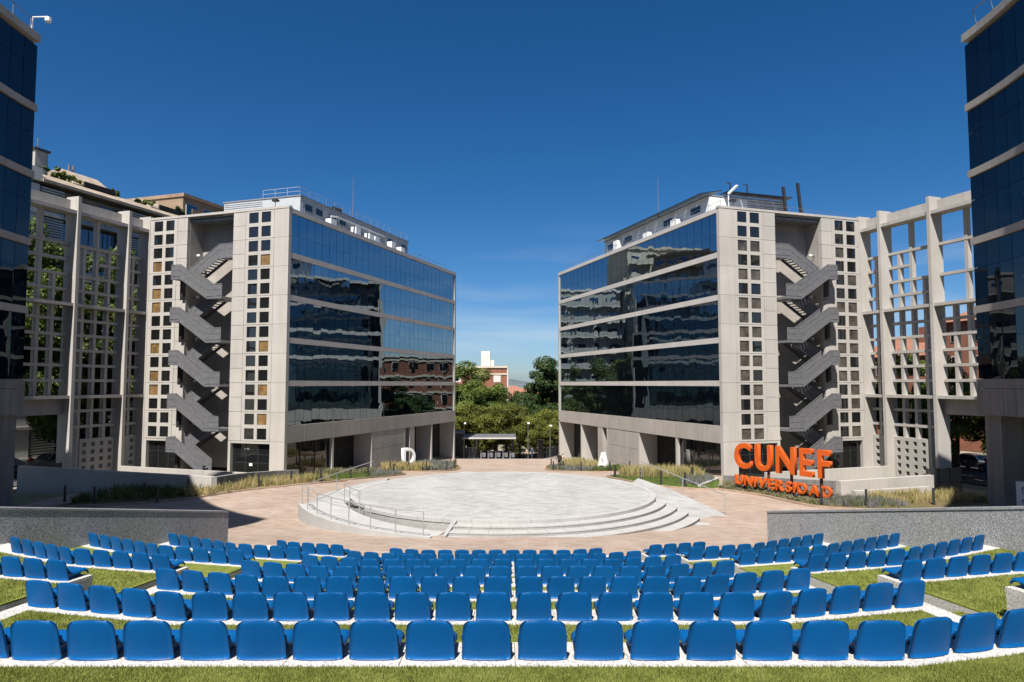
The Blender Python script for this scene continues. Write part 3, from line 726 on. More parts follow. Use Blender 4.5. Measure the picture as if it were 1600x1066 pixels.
    def flight(w0, z0, w1, z1, sa, sb):
        m = mt(); n = 10
        for i in range(n):
            a = w0+(w1-w0)*i/n; b = w0+(w1-w0)*(i+1)/n; z = z0+(z1-z0)*(i+1)/n
            m.box(min(a, b), max(a, b)+.02, sa+.04, sb-.04, z-.045, z)
        for s in (sa, sb): m.add([(w0, s-.03, z0-.22), (w1, s-.03, z1-.22), (w1, s-.03, z1+.08), (w0, s-.03, z0+.08), (w0, s+.03, z0-.22), (w1, s+.03, z1-.22), (w1, s+.03, z1+.08), (w0, s+.03, z0+.08)],
                                 [(0,1,2,3),(7,6,5,4),(0,4,5,1),(1,5,6,2),(2,6,7,3),(3,7,4,0)])
        return m.build('flight', 'galvanised', st)
    def landing(w0, w1, s0, s1, z):
        m = mt(); m.box(w0, w1, s0, s1, z-.2, z); return m.build('landing', 'galvanised', st)
    O0, O1, I0, I1 = -1.12, -.1, .12, 1.2
    for k in range(5):
        zr = 15.36-3.62*k; zl = zr-1.81
        if k < 4: landing(5.52, 7.0, O0, I1, zl)
        flight(7.0, max(zl, -1.0), 9.85, zr, O0, O1)
        landing(9.85, 10.28, O0, I1, zr); landing(10.281, 10.85, O0, -.06, zr)
        flight(9.85, zr, 7.0, zr+1.81, I0, I1)
        railpanel((7.0, O0, max(zl, -1)), (9.85, O0, zr)); railpanel((9.85, O0, zr), (10.83, O0, zr)); railpanel((10.83, O0, zr), (10.83, -.1, zr))
        railpanel((7.0, O1, max(zl, -1)), (9.85, O1, zr)); railpanel((7.0, I0, zr+1.81), (9.85, I0, zr))
        if k < 4: railpanel((5.54, O0, zl), (7.0, O0, zl))
        m = mt(); m.box(10.31, 10.6, -.35, -.06, zr-1.6, zr-.2); m.build('bracket', 'dark_metal', st)
        lp = empty('wall_lamp', F(.9, 10.28, zr+2.1), cat='lamp', group='globe lamps in the stair recesses', label=f'white globe lamp, {ORD[k+1]} from the top, in the stair recess of the {nm} tower')
        m = mt(); m.tube([(10.29, .9, zr+2.1), (10.0, .9, zr+2.1)], .05, 6); m.build('bracket', 'galvanised', lp)
        m = mt(); m.lathe((9.9, .9, zr+1.98), [(.03, 0), (.12, .05), (.16, .14), (.12, .24), (.03, .29)], 10); m.smooth = True; m.build('globe', 'lamp_glass', lp)
    landing(5.52, 7.0, .12, I1, 17.17); railpanel((5.54, .12, 17.17), (7.0, .12, 17.17))
    return root
office(-1); office(1)

# ------------------------------------------------------------------ lattice walls
def lattice(side):
    F = FL if side < 0 else FR; fl = side > 0
    X = lambda t, e, z: F(-t, 14.42+e, z)                 # t toward the camera, e behind the fin fronts
    def mk(): return MB(X, not fl)
    root = empty('lattice_wall', F(-5, 15, -1.4), cat='wall',
                 label={-1: 'tall shaded concrete lattice wall with street trees behind its openings', 1: 'tall sunlit concrete lattice wall with sky and brick houses behind its openings'}[side])
    fins = [(1.93, 2.2), (6.68, 6.95), (11.43, 11.7), (16.18, 16.45)]
    for a, b in fins+[(-.3, -.004)]:
        for z0, z1 in ((-1.6, 5.44), (5.44, 12.63), (12.63, 21.1)):
            m = mk(); m.box(a, b, 0, 1.28, z0+.006, z1-.006); m.build('fin', 'concrete', root)
    bays = [(0, 1.93), (2.2, 6.68), (6.95, 11.43), (11.7, 16.18)]
    for a, b in bays:
        n = 4 if b-a > 3 else 2
        for i in range(n):
            x0, x1 = a+(b-a)*i/n+.004, a+(b-a)*(i+1)/n-.004
            m = mk(); m.box(x0, x1, .85, 1.25, 19.95, 20.87); m.build('beam_panel', 'concrete', root)
        m = mk(); m.box(a, b, .10, 1.27, 19.68, 19.947); m.build('beam', 'concrete', root)
        for z in (12.64, 5.45): m = mk(); m.box(a, b, .10, 1.27, z-.24, z); m.build('ledge', 'concrete', root)
    def vb(t, z0, z1): m = mk(); m.box(t-.13, t+.13, .86, 1.26, z0, z1); m.build('bar', 'concrete', root)
    def hb(a, b, z): m = mk(); m.box(a, b, .84, 1.255, z-.11, z+.11); m.build('bar', 'concrete', root)
    U = [17.35, 16.13, 14.92, 13.74]; Mi = [11.4, 10.2, 9.0, 7.8, 6.62]; Lo = [4.2, 2.95]
    TOP, ML, LL = 19.68, 12.4, 5.21
    # bay 0
    a, b = bays[0]
    for z in U+Mi+Lo: hb(a, b, z)
    vb(.85, ML+.24, 17.24); vb(.85, LL+.24, ML); vb(.85, 1.95, LL)
    # bay 1
    a, b = bays[1]; hb(a, b, 17.35); hb(a, 4.23, 16.13); hb(a, b, 14.92); hb(a, b, 13.74)
    vb(3.2, ML+.24, 17.24); vb(4.36, ML+.24, TOP); vb(5.52, ML+.24, 14.81 if side > 0 else 17.24)
    for z in Mi+Lo: hb(a, b, z)
    for t in (3.2, 4.36, 5.52): vb(t, LL+.24, ML); vb(t, 1.95 if t < 5 else -1.4, LL)
    # bay 2
    a, b = bays[2]; hb(a, b, 17.35); hb(a, b, 14.92)
    if side < 0: hb(a, b, 16.13); hb(a, b, 13.74); vb(8.05, ML+.24, 14.81); vb(10.3, ML+.24, 14.81)
    vb(9.2, ML+.24, TOP)
    for z in Mi: hb(a, b, z)
    for t in (8.05, 9.2, 10.3): vb(t, LL+.24, ML)
    m = mk(); m.box(a, b, .8, 1.26, 4.0, LL-.004); m.build('lintel', 'concrete_base', root)
    a, b = bays[3]; vb(13.9, LL, TOP)
    for z in (17.35, 14.92, 10.2, 7.8): hb(a, b, z)
    # pierced foot walls
    for a, b, n in ((.02, 1.9, 2), (2.22, 5.38, 4)):
        xs = [a]; p = (b-a)/n
        for i in range(n): xs += [a+p*i+p*.28, a+p*i+p*.72]
        xs.append(b); zs = [-1.6]
        for j in range(5): zs += [-1.15+.62*j, -1.15+.62*j+.34]
        zs.append(1.95)
        m = mk(); m.gridwall(xs, zs, [(i, j) for i in range(1, len(xs)-1, 2) for j in range(1, len(zs)-1, 2)], .8, 1.2); m.build('pierced_wall', 'concrete', root)
lattice(-1); lattice(1)

# ------------------------------------------------------------------ curved glass blocks beside the seats
def curved_block(side):
    lab = {-1: 'dark concave glass block standing over the shaded granite wall', 1: 'dark concave glass block on a square pier beside the sunlit lattice wall'}[side]
    RC, A0, A1, ST = 25.7, 37.0, 91.0, 2.25
    def pt(r, d, z): q = cpt(r, side*d); return (q[0]+(-.45 if side > 0 else .15), q[1], z)
    root = empty('curved_office_block', pt(RC, 84, -.5), cat='building', label=lab)
    n = int((A1-A0)/ST); angs = [A1-ST*i for i in range(n+1)]
    lo = [6.62+3.69*i for i in range(5)]
    rr = random.Random(5+side); pm = {}
    def arc(name, r0, r1, z0, z1, m, parent=root, a0=A1, a1=angs[-1], k=40):
        an = [a0+(a1-a0)*i/k for i in range(k+1)]; mb = MB(); mb.flip = side > 0
        mb.strip([pt(r0, a, 0)[:2] for a in an], [pt(r1, a, 0)[:2] for a in an], z0, z1); return mb.build(name, m, parent)
    arc('core', RC+.35, RC+13, 4.9, 25.1, 'interior'); arc('soffit', RC+.25, RC+13, 4.72, 4.895, 'concrete_grey'); arc('parapet', RC-.08, RC+.34, 25.08, 25.5, 'concrete_base')
    arc('roof', RC+.35, RC+13, 25.11, 25.3, 'grey_louvre')
    for a0_, a1_ in ((angs[-1]-.004, angs[-1]-.6), (A1+.16, A1+.004)):
        for k in range(6): arc('end_panel', RC+.34, RC+13.05, 4.74+3.45*k+.01, 4.74+3.45*(k+1)-.01 if k < 5 else 25.45, 'concrete_grey', a0=a0_, a1=a1_, k=1)
    for i in range(n):
        a, b = angs[i]-.03, angs[i+1]+.03
        arc('panel', RC-.06, RC+.3, 4.74, 6.1, 'concrete_grey', a0=a, a1=b, k=2)
    arc('band', RC-.05, RC+.3, 6.12, 6.60, 'concrete_grey')
    for z in lo[1:]: arc('band', RC-.05, RC+.3, z-.19, z+.19, 'concrete_base')
    for zi, z in enumerate(lo):
        z0 = z+(.2 if zi else .0); z1 = z+3.69-.2; zm = z0+(z1-z0)*.62
        for a, b in ((z0, zm-.01), (zm+.01, z1)):
            key = round(b-a, 2); w = 2*(RC+.1)*math.sin(math.radians(ST/2))-.03
            if key not in pm: q = MB(); q.box(-w/2, w/2, -.015, .015, 0, b-a); pm[key] = q.mesh('pane', 'blue_glass')
            for i in range(n):
                am = (angs[i]+angs[i+1])/2; p = pt((RC+.1)*math.cos(math.radians(ST/2)), am, a)
                put('pane', pm[key], p, root, (rr.gauss(0, .002), 0, math.radians(side*am)+rr.gauss(0, .003)))
    for a, r in ((89.6, 26.6), (76, 26.6), (62, 26.6), (48, 26.6)):
        q = pt(r, a, 0); mb = MB(); th = math.radians(side*a); cx, sx = math.cos(th), math.sin(th)
        poly = [(q[0]+u*cx-v*sx, q[1]+u*sx+v*cx) for u, v in ((-.6, -.6), (.6, -.6), (.6, .6), (-.6, .6))]
        mb.prism(poly, -1.2, 4.72); mb.build('pier', 'concrete_grey', root)
    # roof edge fittings
    q = pt(RC+.3, 90.5, 25.5); mb = MB()
    if side < 0:
        mb.tube([q, (q[0]+.2, q[1]-.2, 26.3), (q[0]+1.1, q[1]-.3, 26.25)], .045, 6); mb.lathe((q[0]+1.1, q[1]-.3, 25.9), [(.05, 0), (.16, .1), (.16, .3), (.06, .36)], 8)
        mb.build('roof_camera', 'white_paint', root)
        mb = MB()
        for i in range(8): p = pt(RC+.2, 90-i*3, 25.5); mb.bar(p, (p[0], p[1]+.001, 26.3), .03)
        for i in range(7): a, b = pt(RC+.2, 90-i*3, 26.3), pt(RC+.2, 87-i*3, 26.3); mb.bar(a, b, .03)
        mb.build('roof_railing', 'galvanised', root)
    else:
        for i in range(5): p = pt(RC+.2, 89-i*3, 25.5); mb.bar(p, (p[0]-.2, p[1]+.001, 26.4), .035)
        for i in range(4): a, b = pt(RC+.2, 89-i*3, 26.4), pt(RC+.2, 86-i*3, 26.4); mb.bar((a[0]-.2, a[1], a[2]), (b[0]-.2, b[1], b[2]), .045)
        mb.build('roof_railing', 'galvanised', root)
curved_block(-1); curved_block(1)

# ------------------------------------------------------------------ low walls, kerbs, beds and planting
def wall_run(name, pts, ztops, zb, th, m, label):
    root = empty(name, (*pts[0], zb), label=label, cat='wall')
    for i in range(len(pts)-1):
        a, b = Vector(pts[i]), Vector(pts[i+1]); d = (b-a).normalized(); nrm = Vector((-d.y, d.x))*th
        mb = MB(); e = d*.004
        mb.prism([(a+e)[:], (b-e)[:], (b-e+nrm)[:], (a+e+nrm)[:]], zb, [ztops[i], ztops[i+1], ztops[i+1], ztops[i]]); mb.build('segment', m, root)
    return root
arcp = [(-18.0, 41.4), (-17.75, 43.4), (-17.2, 45.4), (-16.4, 47.4), (-15.4, 49.2)]
wall_run('low_wall', arcp[::-1], [.24, .40, .55, .68, .78], -1.3, .3, 'concrete_grey', 'low curved concrete wall behind the sunlit feather grass')
wall_run('low_wall', [(-33, 46), (-28.5, 44.6), (-24, 43.2), (-18.02, 41.4)], [.9, .86, .82, .78], -1.3, .3, 'concrete', 'low straight concrete wall running into the shade of the dark glass block')
q = [FL(-2.6, w, 0)[:2] for w in (1.0, 5.5, 10, 14.2)]
wall_run('low_wall', q[::-1], [-.42, -.44, -.46, -.48], -2, .25, 'concrete', 'low concrete parapet in front of the letter D stair tower')
q = [FR(-2.6, w, 0)[:2] for w in (2.0, 6, 10, 14.2)]
wall_run('low_wall', q, [-.48, -.46, -.44, -.42], -2, .25, 'concrete', 'low concrete parapet in front of the stair tower behind the orange letters')
wall_run('low_wall', [(18.9, 40.2), (17.5, 42.7), (16.1, 45.2), (14.8, 47.7)], [.72, .50, .28, .05], -1.3, .3, 'concrete_grey', 'low sloping concrete wall directly behind the orange letters')
wall_run('low_wall', [(25.6, 42.3), (22.2, 41.2), (18.92, 40.2)], [.80, .76, .72], -1.3, .3, 'concrete', 'low concrete wall between the orange letters and the dark louvred gate')
wall_run('low_wall', [(24.6, 41.0), (19.3, 39.3)], [.30, .30], -1.3, .3, 'concrete', 'lower concrete ledge in front of the wall beside the orange letters')
q = [FR(7.0, -.35, 0)[:2], (14.5, 54.6), (14.45, 48.9)]
wall_run('low_wall', q, [-1.2, -.75, -.28], -2, .22, 'band', 'white coped slanting kerb below the corner window by the orange letters')
wall_run('low_wall', [(14.4, 48.8), (13.0, 46.0), (11.7, 43.5)], [-.28, -.12, .02], -1, .2, 'band', 'white slanting kerb between the lawn and the flowering bed')

def smooth(pts, n=5):                                     # open Catmull-Rom through plan points
    P = [Vector(p) for p in pts]; out = []
    for i in range(len(P)-1):
        a, b, c, d = P[max(i-1, 0)], P[i], P[i+1], P[min(i+2, len(P)-1)]
        for k in range(n):
            t = k/n; out.append(((2*b)+(c-a)*t+(2*a-5*b+4*c-d)*t*t+(3*b-a-3*c+d)*t**3)*.5)
    out.append(P[-1]); return [(p.x, p.y) for p in out]
def inside(poly, x, y):
    c = False; j = len(poly)-1
    for i in range(len(poly)):
        if (poly[i][1] > y) != (poly[j][1] > y) and x < (poly[j][0]-poly[i][0])*(y-poly[i][1])/(poly[j][1]-poly[i][1])+poly[i][0]: c = not c
        j = i
    return c
def kerb(pts, root):                                      # kerb stones along a smooth line
    L = smooth(pts, 8)
    for i in range(0, len(L)-1, 2):
        a = L[i:i+3]
        if len(a) < 2: continue
        mb = MB(); A = []; B = []; zs = []
        for k in range(len(a)):
            d = Vector(a[min(k+1, len(a)-1)])-Vector(a[max(k-1, 0)]); d.normalize(); nn = Vector((-d.y, d.x))*.07
            A.append((a[k][0]-nn.x, a[k][1]-nn.y)); B.append((a[k][0]+nn.x, a[k][1]+nn.y)); zs.append(G(*a[k]))
        mb.strip(A, B, [z-.2 for z in zs], [z+.11 for z in zs]); mb.build('kerb_stone', 'kerb', root)
def bed(poly, name, m, label, kerb_pts=None, mound=.1):
    xs = [p[0] for p in poly]; ys = [p[1] for p in poly]; st = .7
    # fan grid clipped to polygon: triangulate by fine polygon rings towards the centre
    c = Vector((sum(xs)/len(xs), sum(ys)/len(ys))); rings = []
    n = len(poly); mb = MB(); V = []; Fc = []
    for r in range(6):
        t = 1-r/5.5 if r < 5 else .02
        for p in poly:
            x, y = c.x+(p[0]-c.x)*t, c.y+(p[1]-c.y)*t; V.append((x, y, G(x, y)+(.05 if r == 0 else .05+mound*min(1, r/2))))
    for r in range(5):
        for i in range(n): Fc.append((r*n+i, r*n+(i+1) % n, (r+1)*n+(i+1) % n, (r+1)*n+i))
    mb.v = V; mb.f = Fc; mb.smooth = True
    o = mb.build(name, m, label=label, cat='planting bed' if name != 'lawn' else 'lawn')
    if kerb_pts: kerb(kerb_pts, o)
    return o
def tuft_field(name, poly, dens, h, spread, m, root, seed, bl=22, w=.012, flop=.6, holes=None):
    rg = np.random.default_rng(seed); xs = [p[0] for p in poly]; ys = [p[1] for p in poly]; P = []
    area = (max(xs)-min(xs))*(max(ys)-min(ys))
    for _ in range(int(area*dens)):
        x, y = rg.uniform(min(xs), max(xs)), rg.uniform(min(ys), max(ys))
        if inside(poly, x, y): P.append((x, y, G(x, y)+.08))
    P = np.array(P); n = len(P); sc_ = rg.uniform(.65, 1.15, n)
    th = rg.uniform(0, 6.283, (n, bl)); rr = np.abs(rg.normal(0, .45, (n, bl))); hh = h*sc_[:, None]*rg.uniform(.55, 1.1, (n, bl))
    b = P[:, None, :]+np.stack([np.cos(th)*rr*spread*.35, np.sin(th)*rr*spread*.35, np.zeros((n, bl))], -1)
    tip = b+np.stack([np.cos(th)*rr*flop*hh, np.sin(th)*rr*flop*hh, hh], -1)
    mid = b*.45+tip*.55+np.stack([np.zeros((n, bl)), np.zeros((n, bl)), .10*hh], -1)
    ph = rg.uniform(0, 6.283, (n, bl)); s = np.stack([np.cos(ph)*w, np.sin(ph)*w, np.zeros((n, bl))], -1)
    V = np.stack([b-s, b+s, mid+s*.9, tip, mid-s*.9], 2).reshape(-1, 3); F = np.arange(len(V)).reshape(-1, 5)
    me = npmesh(name, V, F, m); return put(name, me, (0,0,0), root, kind='stuff')
k1 = [(-24, 35.6), (-21.5, 36.6), (-19.5, 37.6), (-18.1, 38.8), (-17.3, 40.4), (-16.1, 42.3), (-14.5, 44.0), (-12.8, 45.9), (-11.5, 48.0)]
p1 = smooth(k1, 3)+[(-12.2, 50.2), (-15.0, 49.3), (-16.2, 47.2), (-17.0, 45.2), (-17.55, 43.3), (-17.9, 41.2), (-24, 43)]
b1 = bed(p1, 'planting_bed', 'soil', 'curved bed of dry feather grass along the plaza kerb, partly in shade', k1)
tuft_field('feather_grass', [(-19.3, 39.0), (-17.9, 39.2), (-16.0, 42.7), (-14.3, 44.4), (-12.7, 46.3), (-12.4, 47.6), (-13.6, 47.4), (-15.3, 46.6), (-16.7, 44.2), (-17.5, 41.6)], 9, .62, .5, 'dry_grass', b1, 1, 26)
tuft_field('green_tussock', [(-24, 36.6), (-20, 37.9), (-18.2, 39.4), (-18.0, 41), (-24, 42.6)], 5, .5, .5, 'green_grass', b1, 2, 22)
tuft_field('green_tussock', [(-19.6, 38.8), (-18.2, 39.3), (-17.6, 40.8), (-18.2, 41.2)], 5, .45, .5, 'green_grass', b1, 22, 22)
k2 = [(-12.0, 48.6), (-11.3, 49.4), (-10.5, 51.5), (-9.6, 54.5), (-9.0, 57.5), (-9.6, 60.2), (-11.5, 61.2)]
p2 = smooth(k2, 3)+[(-14.5, 60.6), (-16.6, 57.5), (-17.6, 53.4), (-14.8, 51)]
b2 = bed(p2, 'lawn', 'lawn', 'green lawn patch with lavender rim before the letter D glass front', k2, .03)
tuft_field('lavender', [(-10.9, 52), (-9.6, 54.8), (-9.3, 57.8), (-10.2, 60), (-11.4, 59.5), (-11, 56)], 10, .42, .4, 'lavender', b2, 3, 24, .01)
tuft_field('shrub', [(-11.3, 59.3), (-12, 61), (-15.6, 59.7), (-16.6, 57.3), (-15.2, 56.6), (-12.5, 58)], 8, .5, .5, 'flower_shrub', b2, 4, 24, .02)
tuft_field('lawn_blades', p2, 90, .07, .1, 'green_grass', b2, 5, 4, .008)
k3 = [(-12.2, 65.3), (-10.5, 64.0), (-8.3, 63.6), (-6.3, 65.4), (-5.4, 68.5), (-5.4, 72), (-6.4, 76.5), (-8.2, 80)]
p3 = smooth(k3, 3)+[(-9.9, 79), (-11.6, 74), (-13.0, 69)]
b3 = bed(p3, 'planting_bed', 'soil', 'bed of feather grass and lavender around the white letter D', k3, .12)
tuft_field('feather_grass', [(-12.6, 66), (-10.4, 64.6), (-8.6, 64.3), (-7.7, 66), (-9.2, 68.6), (-12.4, 69.6)], 9, .8, .5, 'dry_grass', b3, 6, 24, .018)
tuft_field('lavender', [(-8.4, 64.4), (-6.5, 65.8), (-5.8, 68.7), (-5.8, 72), (-7, 76.4), (-9.6, 78), (-11.2, 73.5), (-8.8, 69)], 8, .55, .5, 'lavender', b3, 7, 22, .018)
k4 = [(4.1, 75.5), (3.4, 71), (3.5, 67), (4.6, 64.3), (7.0, 62.9), (9.6, 63.3), (11.7, 65.2)]
p4 = smooth(k4, 3)+[(11.4, 70.3), (9.6, 75.8), (6.5, 79)]
p4.reverse(); b4 = bed(p4, 'planting_bed', 'soil', 'bed of grasses and lavender around the white letter A', k4[::-1], .12)
tuft_field('feather_grass', [(5, 69), (7.8, 67.4), (8.9, 70.4), (8.2, 74.8), (5.8, 75.5)], 9, .8, .5, 'dry_grass', b4, 8, 24, .018)
tuft_field('lavender', [(3.9, 71), (3.9, 67.2), (4.9, 64.8), (7.1, 63.4), (8.4, 65), (6.6, 68), (5, 70)], 9, .5, .5, 'lavender', b4, 9, 22, .015)
tuft_field('shrub', [(7.4, 63.4), (9.6, 63.8), (11.4, 65.6), (11.0, 69.6), (9.4, 69.5), (8.4, 66.4)], 8, .5, .5, 'green_grass', b4, 10, 24, .018)
k5 = [(7.5, 54.2), (7.4, 51), (8.2, 47.3), (8.8, 45.0), (9.8, 43.8), (11.6, 42.6), (12.7, 42.6)]
p5 = smooth(k5, 3)+[(14.0, 46.6), (15.2, 50.8), (15.0, 56), (13.2, 59.4), (10.2, 58)]
b5 = bed(p5, 'lawn', 'lawn', 'green lawn patch edged by tall blond grass before the letter A glass front', k5, .03)
tuft_field('feather_grass', [(8.2, 53.5), (9, 51), (12, 51.6), (14.4, 52), (14.6, 55), (12.6, 57.6), (10, 56)], 9, .85, .5, 'dry_grass', b5, 11, 26, .015)
tuft_field('lavender', [(10.8, 44.4), (12.2, 43.6), (13.6, 46.8), (14.6, 50.2), (12.6, 50), (11.6, 46.8)], 9, .4, .5, 'lavender', b5, 12, 22, .012)
tuft_field('lawn_blades', p5, 90, .07, .1, 'green_grass', b5, 13, 4, .008)
k6 = [(12.6, 42.9), (13.5, 41.6), (14.5, 40.0), (15.2, 37.6), (16.0, 35.9), (18.0, 35.0), (21, 35.2), (26, 36.6)]
p6 = smooth(k6, 3)+[(26, 40.6), (24.5, 40.9), (19.3, 39.2), (18.6, 40.2), (17.2, 42.6), (15.8, 45), (14.6, 47)]
b6 = bed(p6, 'planting_bed', 'soil', 'flowering ground cover bed under the orange letters', k6, .08)
tuft_field('flower_shrub', [(12.9, 43), (14.7, 40.3), (15.5, 37.6), (16.3, 36.4), (17.4, 37.0), (17.4, 40), (15.8, 44.4), (14.6, 46.4)], 26, .2, .5, 'flower_shrub', b6, 14, 26, .014, 1.2)
tuft_field('lavender', [(16.2, 36.2), (18.2, 35.4), (20.4, 35.6), (20, 37.6), (17.8, 38.6)], 14, .42, .5, 'lavender', b6, 15, 26, .009)
tuft_field('feather_grass', [(19.6, 37.6), (20.4, 36.4), (25.8, 37.6), (25.6, 39.8), (19.8, 38.8)], 10, .55, .5, 'dry_grass', b6, 16, 28, .011)

# bollards -----------------------------------------------------------
bm = empty('bollard', (-18.8, 40.1, G(-18.8, 40.1)), cat='bollard', group='dark bollard lights along the beds')
mb = MB(); mb.lathe((0,0,0), [(.08, -.1), (.08, .02), (.062, .03), (.062, .74)], 12); mb.build('post', 'dark_metal'); _p = bpy.context.scene.collection.objects[-1]; _p.parent = bm; _p.location = (0,0,0)
mb = MB(); mb.lathe((0,0,0), [(.052, .741), (.052, .80)], 12); mb.build('lens', 'lamp_glass'); _p = COL.objects[-1]; _p.parent = bm; _p.location = (0,0,.741)
mb = MB(); mb.lathe((0,0,0), [(.066, .801), (.066, .86), (.05, .872)], 12); mb.build('cap', 'dark_metal'); _p = COL.objects[-1]; _p.parent = bm; _p.location = (0,0,.801)
BL = [('the curved feather grass bed, sunlit part', [(-18.8,40.1),(-17.4,41.9),(-15.85,43.2),(-14.3,44.7),(-12.9,46.5)]),
      ('the shaded end of the feather grass bed', [(-20.6,38.7),(-19.1,37.2),(-22.3,36.9),(-24.2,37.4)]),
      ('the lawn before the letter D front', [(-11.6,49.6),(-10.9,52.3),(-9.7,56.6)]),
      ('the bed around the letter D', [(-11.6,65.6),(-9.7,64.9),(-8.0,64.5),(-6.3,66.6),(-5.8,69.3),(-5.9,72.3),(-6.8,76.2)]),
      ('the bed around the letter A', [(4.0,66.6),(4.0,70.2),(6.4,63.8),(7.6,73.0),(9.1,64.0),(11.2,65.6)]),
      ('the lawn before the letter A front', [(7.75,51.7),(8.0,53.8),(8.75,46.6),(9.6,44.5),(10.9,43.5),(12.8,48.9),(12.6,57.5)]),
      ('the flowering bed under the orange letters', [(16.3,36.4),(18.4,35.9),(22.2,36.4)])]
first = True
for wh, pts in BL:
    for i, (x, y) in enumerate(sorted(pts, key=lambda p: math.hypot(p[0]-CX, p[1]-CY))):
        lb = f'dark post light, {ORD[i+1]} nearest the stage, at {wh}'
        if first: bm['label'] = lb; bm.location = (x, y, G(x, y)+.09); first = False
        else: clone(bm, (x, y, G(x, y)+.09), R.uniform(0, 6), None, lb)

for x, y, lb in ((14.0, 41.9, 'under the letter U'), (14.9, 40.2, 'under the letter V'), (15.7, 38.2, 'under the letter S')):
    z = G(x, y)+.08; r = empty('garden_spotlight', (x, y, z), cat='spotlight', label=f'small black spotlight in the flowering bed {lb} of the lower word', group='spotlights under the orange letters')
    m = MB(); m.tube([(x, y, z-.1), (x, y, z+.2)], .03, 6); m.build('spike', 'dark_metal', r)
    m = MB(); m.tube([(x-.06, y-.06, z+.2), (x+.10, y+.08, z+.32)], [.07, .1], 10); m.build('head', 'dark_metal', r)

# ------------------------------------------------------------------ orange sign and building letters
def sign():
    pC, pF = Vector((13.75, 42.4)), Vector((17.15, 37.0)); d = (pF-pC).normalized(); L = (pF-pC).length; ang = math.atan2(d.y, d.x); nrm = Vector((d.y, -d.x))
    root = empty('letter_sign', (pC.x, pC.y, 0), cat='sign', label='large orange standing letters reading CUNEF UNIVERSIDAD on dark posts')
    def word(txt, z, cap, dep, off):
        ms = [text_mesh(ch, cap/.70, dep, 'orange', off, .012) for ch in txt]; ws = []
        for me in ms:
            xs = [v.co.x for v in me.vertices]; ys = [v.co.y for v in me.vertices]
            x0, x1, y0, y1 = min(xs), max(xs), min(ys), max(ys)
            for v in me.vertices: v.co.x -= x0; v.co.y = (v.co.y-y0)*cap/(y1-y0)
            ws.append(x1-x0)
        gap = .19*cap; k = (L-gap*(len(ws)-1))/sum(ws); x = 0
        for me, w in zip(ms, ws):
            for v in me.vertices: v.co.x *= k
            q = pC+d*x; put('letter', me, (q.x, q.y, z), root, (math.pi/2, 0, ang)); x += w*k+gap
    word('CUNEF', 1.22, 1.55, .22, .05)
    word('UNIVERSIDAD', .22, .60, .15, .02)
    for t in (.085, .36, .60, .89):
        q = pC+d*(L*t)-nrm*.13; mb = MB(); mb.bar((q.x, q.y, -.3), (q.x, q.y+.001, 1.6), .13); mb.build('post', 'rust', root)
    a, b = pC-nrm*.1, pF-nrm*.1
    for z in (.40, .74): mb = MB(); mb.bar((a.x, a.y, z), (b.x, b.y, z), .05); mb.build('rail', 'rust', root)
sign()
def letter(ch, loc, cap, dep, ang, label):
    me = text_mesh(ch, cap/.70, dep, 'white_paint', .02, .01); ys = [v.co.y for v in me.vertices]; y0, y1 = min(ys), max(ys)
    for v in me.vertices: v.co.y = (v.co.y-y0)*cap/(y1-y0); v.co.x *= .85
    root = put('letter_sculpture', me, loc, None, (math.pi/2, 0, ang), label=label, cat='letter')
letter('D', (-11.35, 70.6, -2.2), 1.95, .4, math.radians(46), 'white standing letter D in the grass bed')
letter('A', (8.3, 66.6, -1.95), 1.75, .35, math.radians(-50), 'white standing letter A in the grass bed')
letter('B', (25.2, 34.6, .05), 1.45, .5, math.radians(-50), 'white standing letter under the concave glass block, half behind the granite wall')
for x, y, lb in ((-3.9, 60.5, 'letter D'), (2.2, 58.5, 'letter A')):
    mb = MB(); z = G(x, y)+.02; mb.lathe((x, y, z), [(.9, 0), (.9, .03), (.8, .05)], 20); mb.build('fountain_cover', 'stage_stone', label=f'pale round stone cover flush in the paving toward the {lb}', cat='cover')

# louvred gates beside the lattice walls
def louvre_gate(p, d, n, label, h=1.5, w=.9):
    root = empty('metal_gate', (*p, G(*p)), label=label, cat='gate'); d = Vector(d).normalized(); z = max(G(*p), -.5)
    for i in range(n+1): q = Vector(p)+d*w*i; mb = MB(); mb.bar((q.x, q.y, z-.8), (q.x, q.y+.001, z+h+.08), .09); mb.build('post', 'dark_metal', root)
    for i in range(n):
        a = Vector(p)+d*(w*i+.05); b = Vector(p)+d*(w*(i+1)-.05)
        for k in range(8): q = a.lerp(b, (k+.5)/8); mb = MB(); mb.bar((q.x, q.y, z+.05), (q.x, q.y+.001, z+h), .035, .05); mb.build('slat', 'dark_metal', root)
        for zz in (.05, h*.45, h): mb = MB(); mb.bar((a.x, a.y, z+zz), (b.x, b.y, z+zz), .05); mb.build('rail', 'dark_metal', root)
louvre_gate((26.0, 43.2), (.96, .28), 3, 'dark louvred metal gate beside the sunlit lattice wall')
louvre_gate((-30.3, 46.3), (-.96, .28), 3, 'dark louvred metal gate in the shade at the foot of the lattice wall')

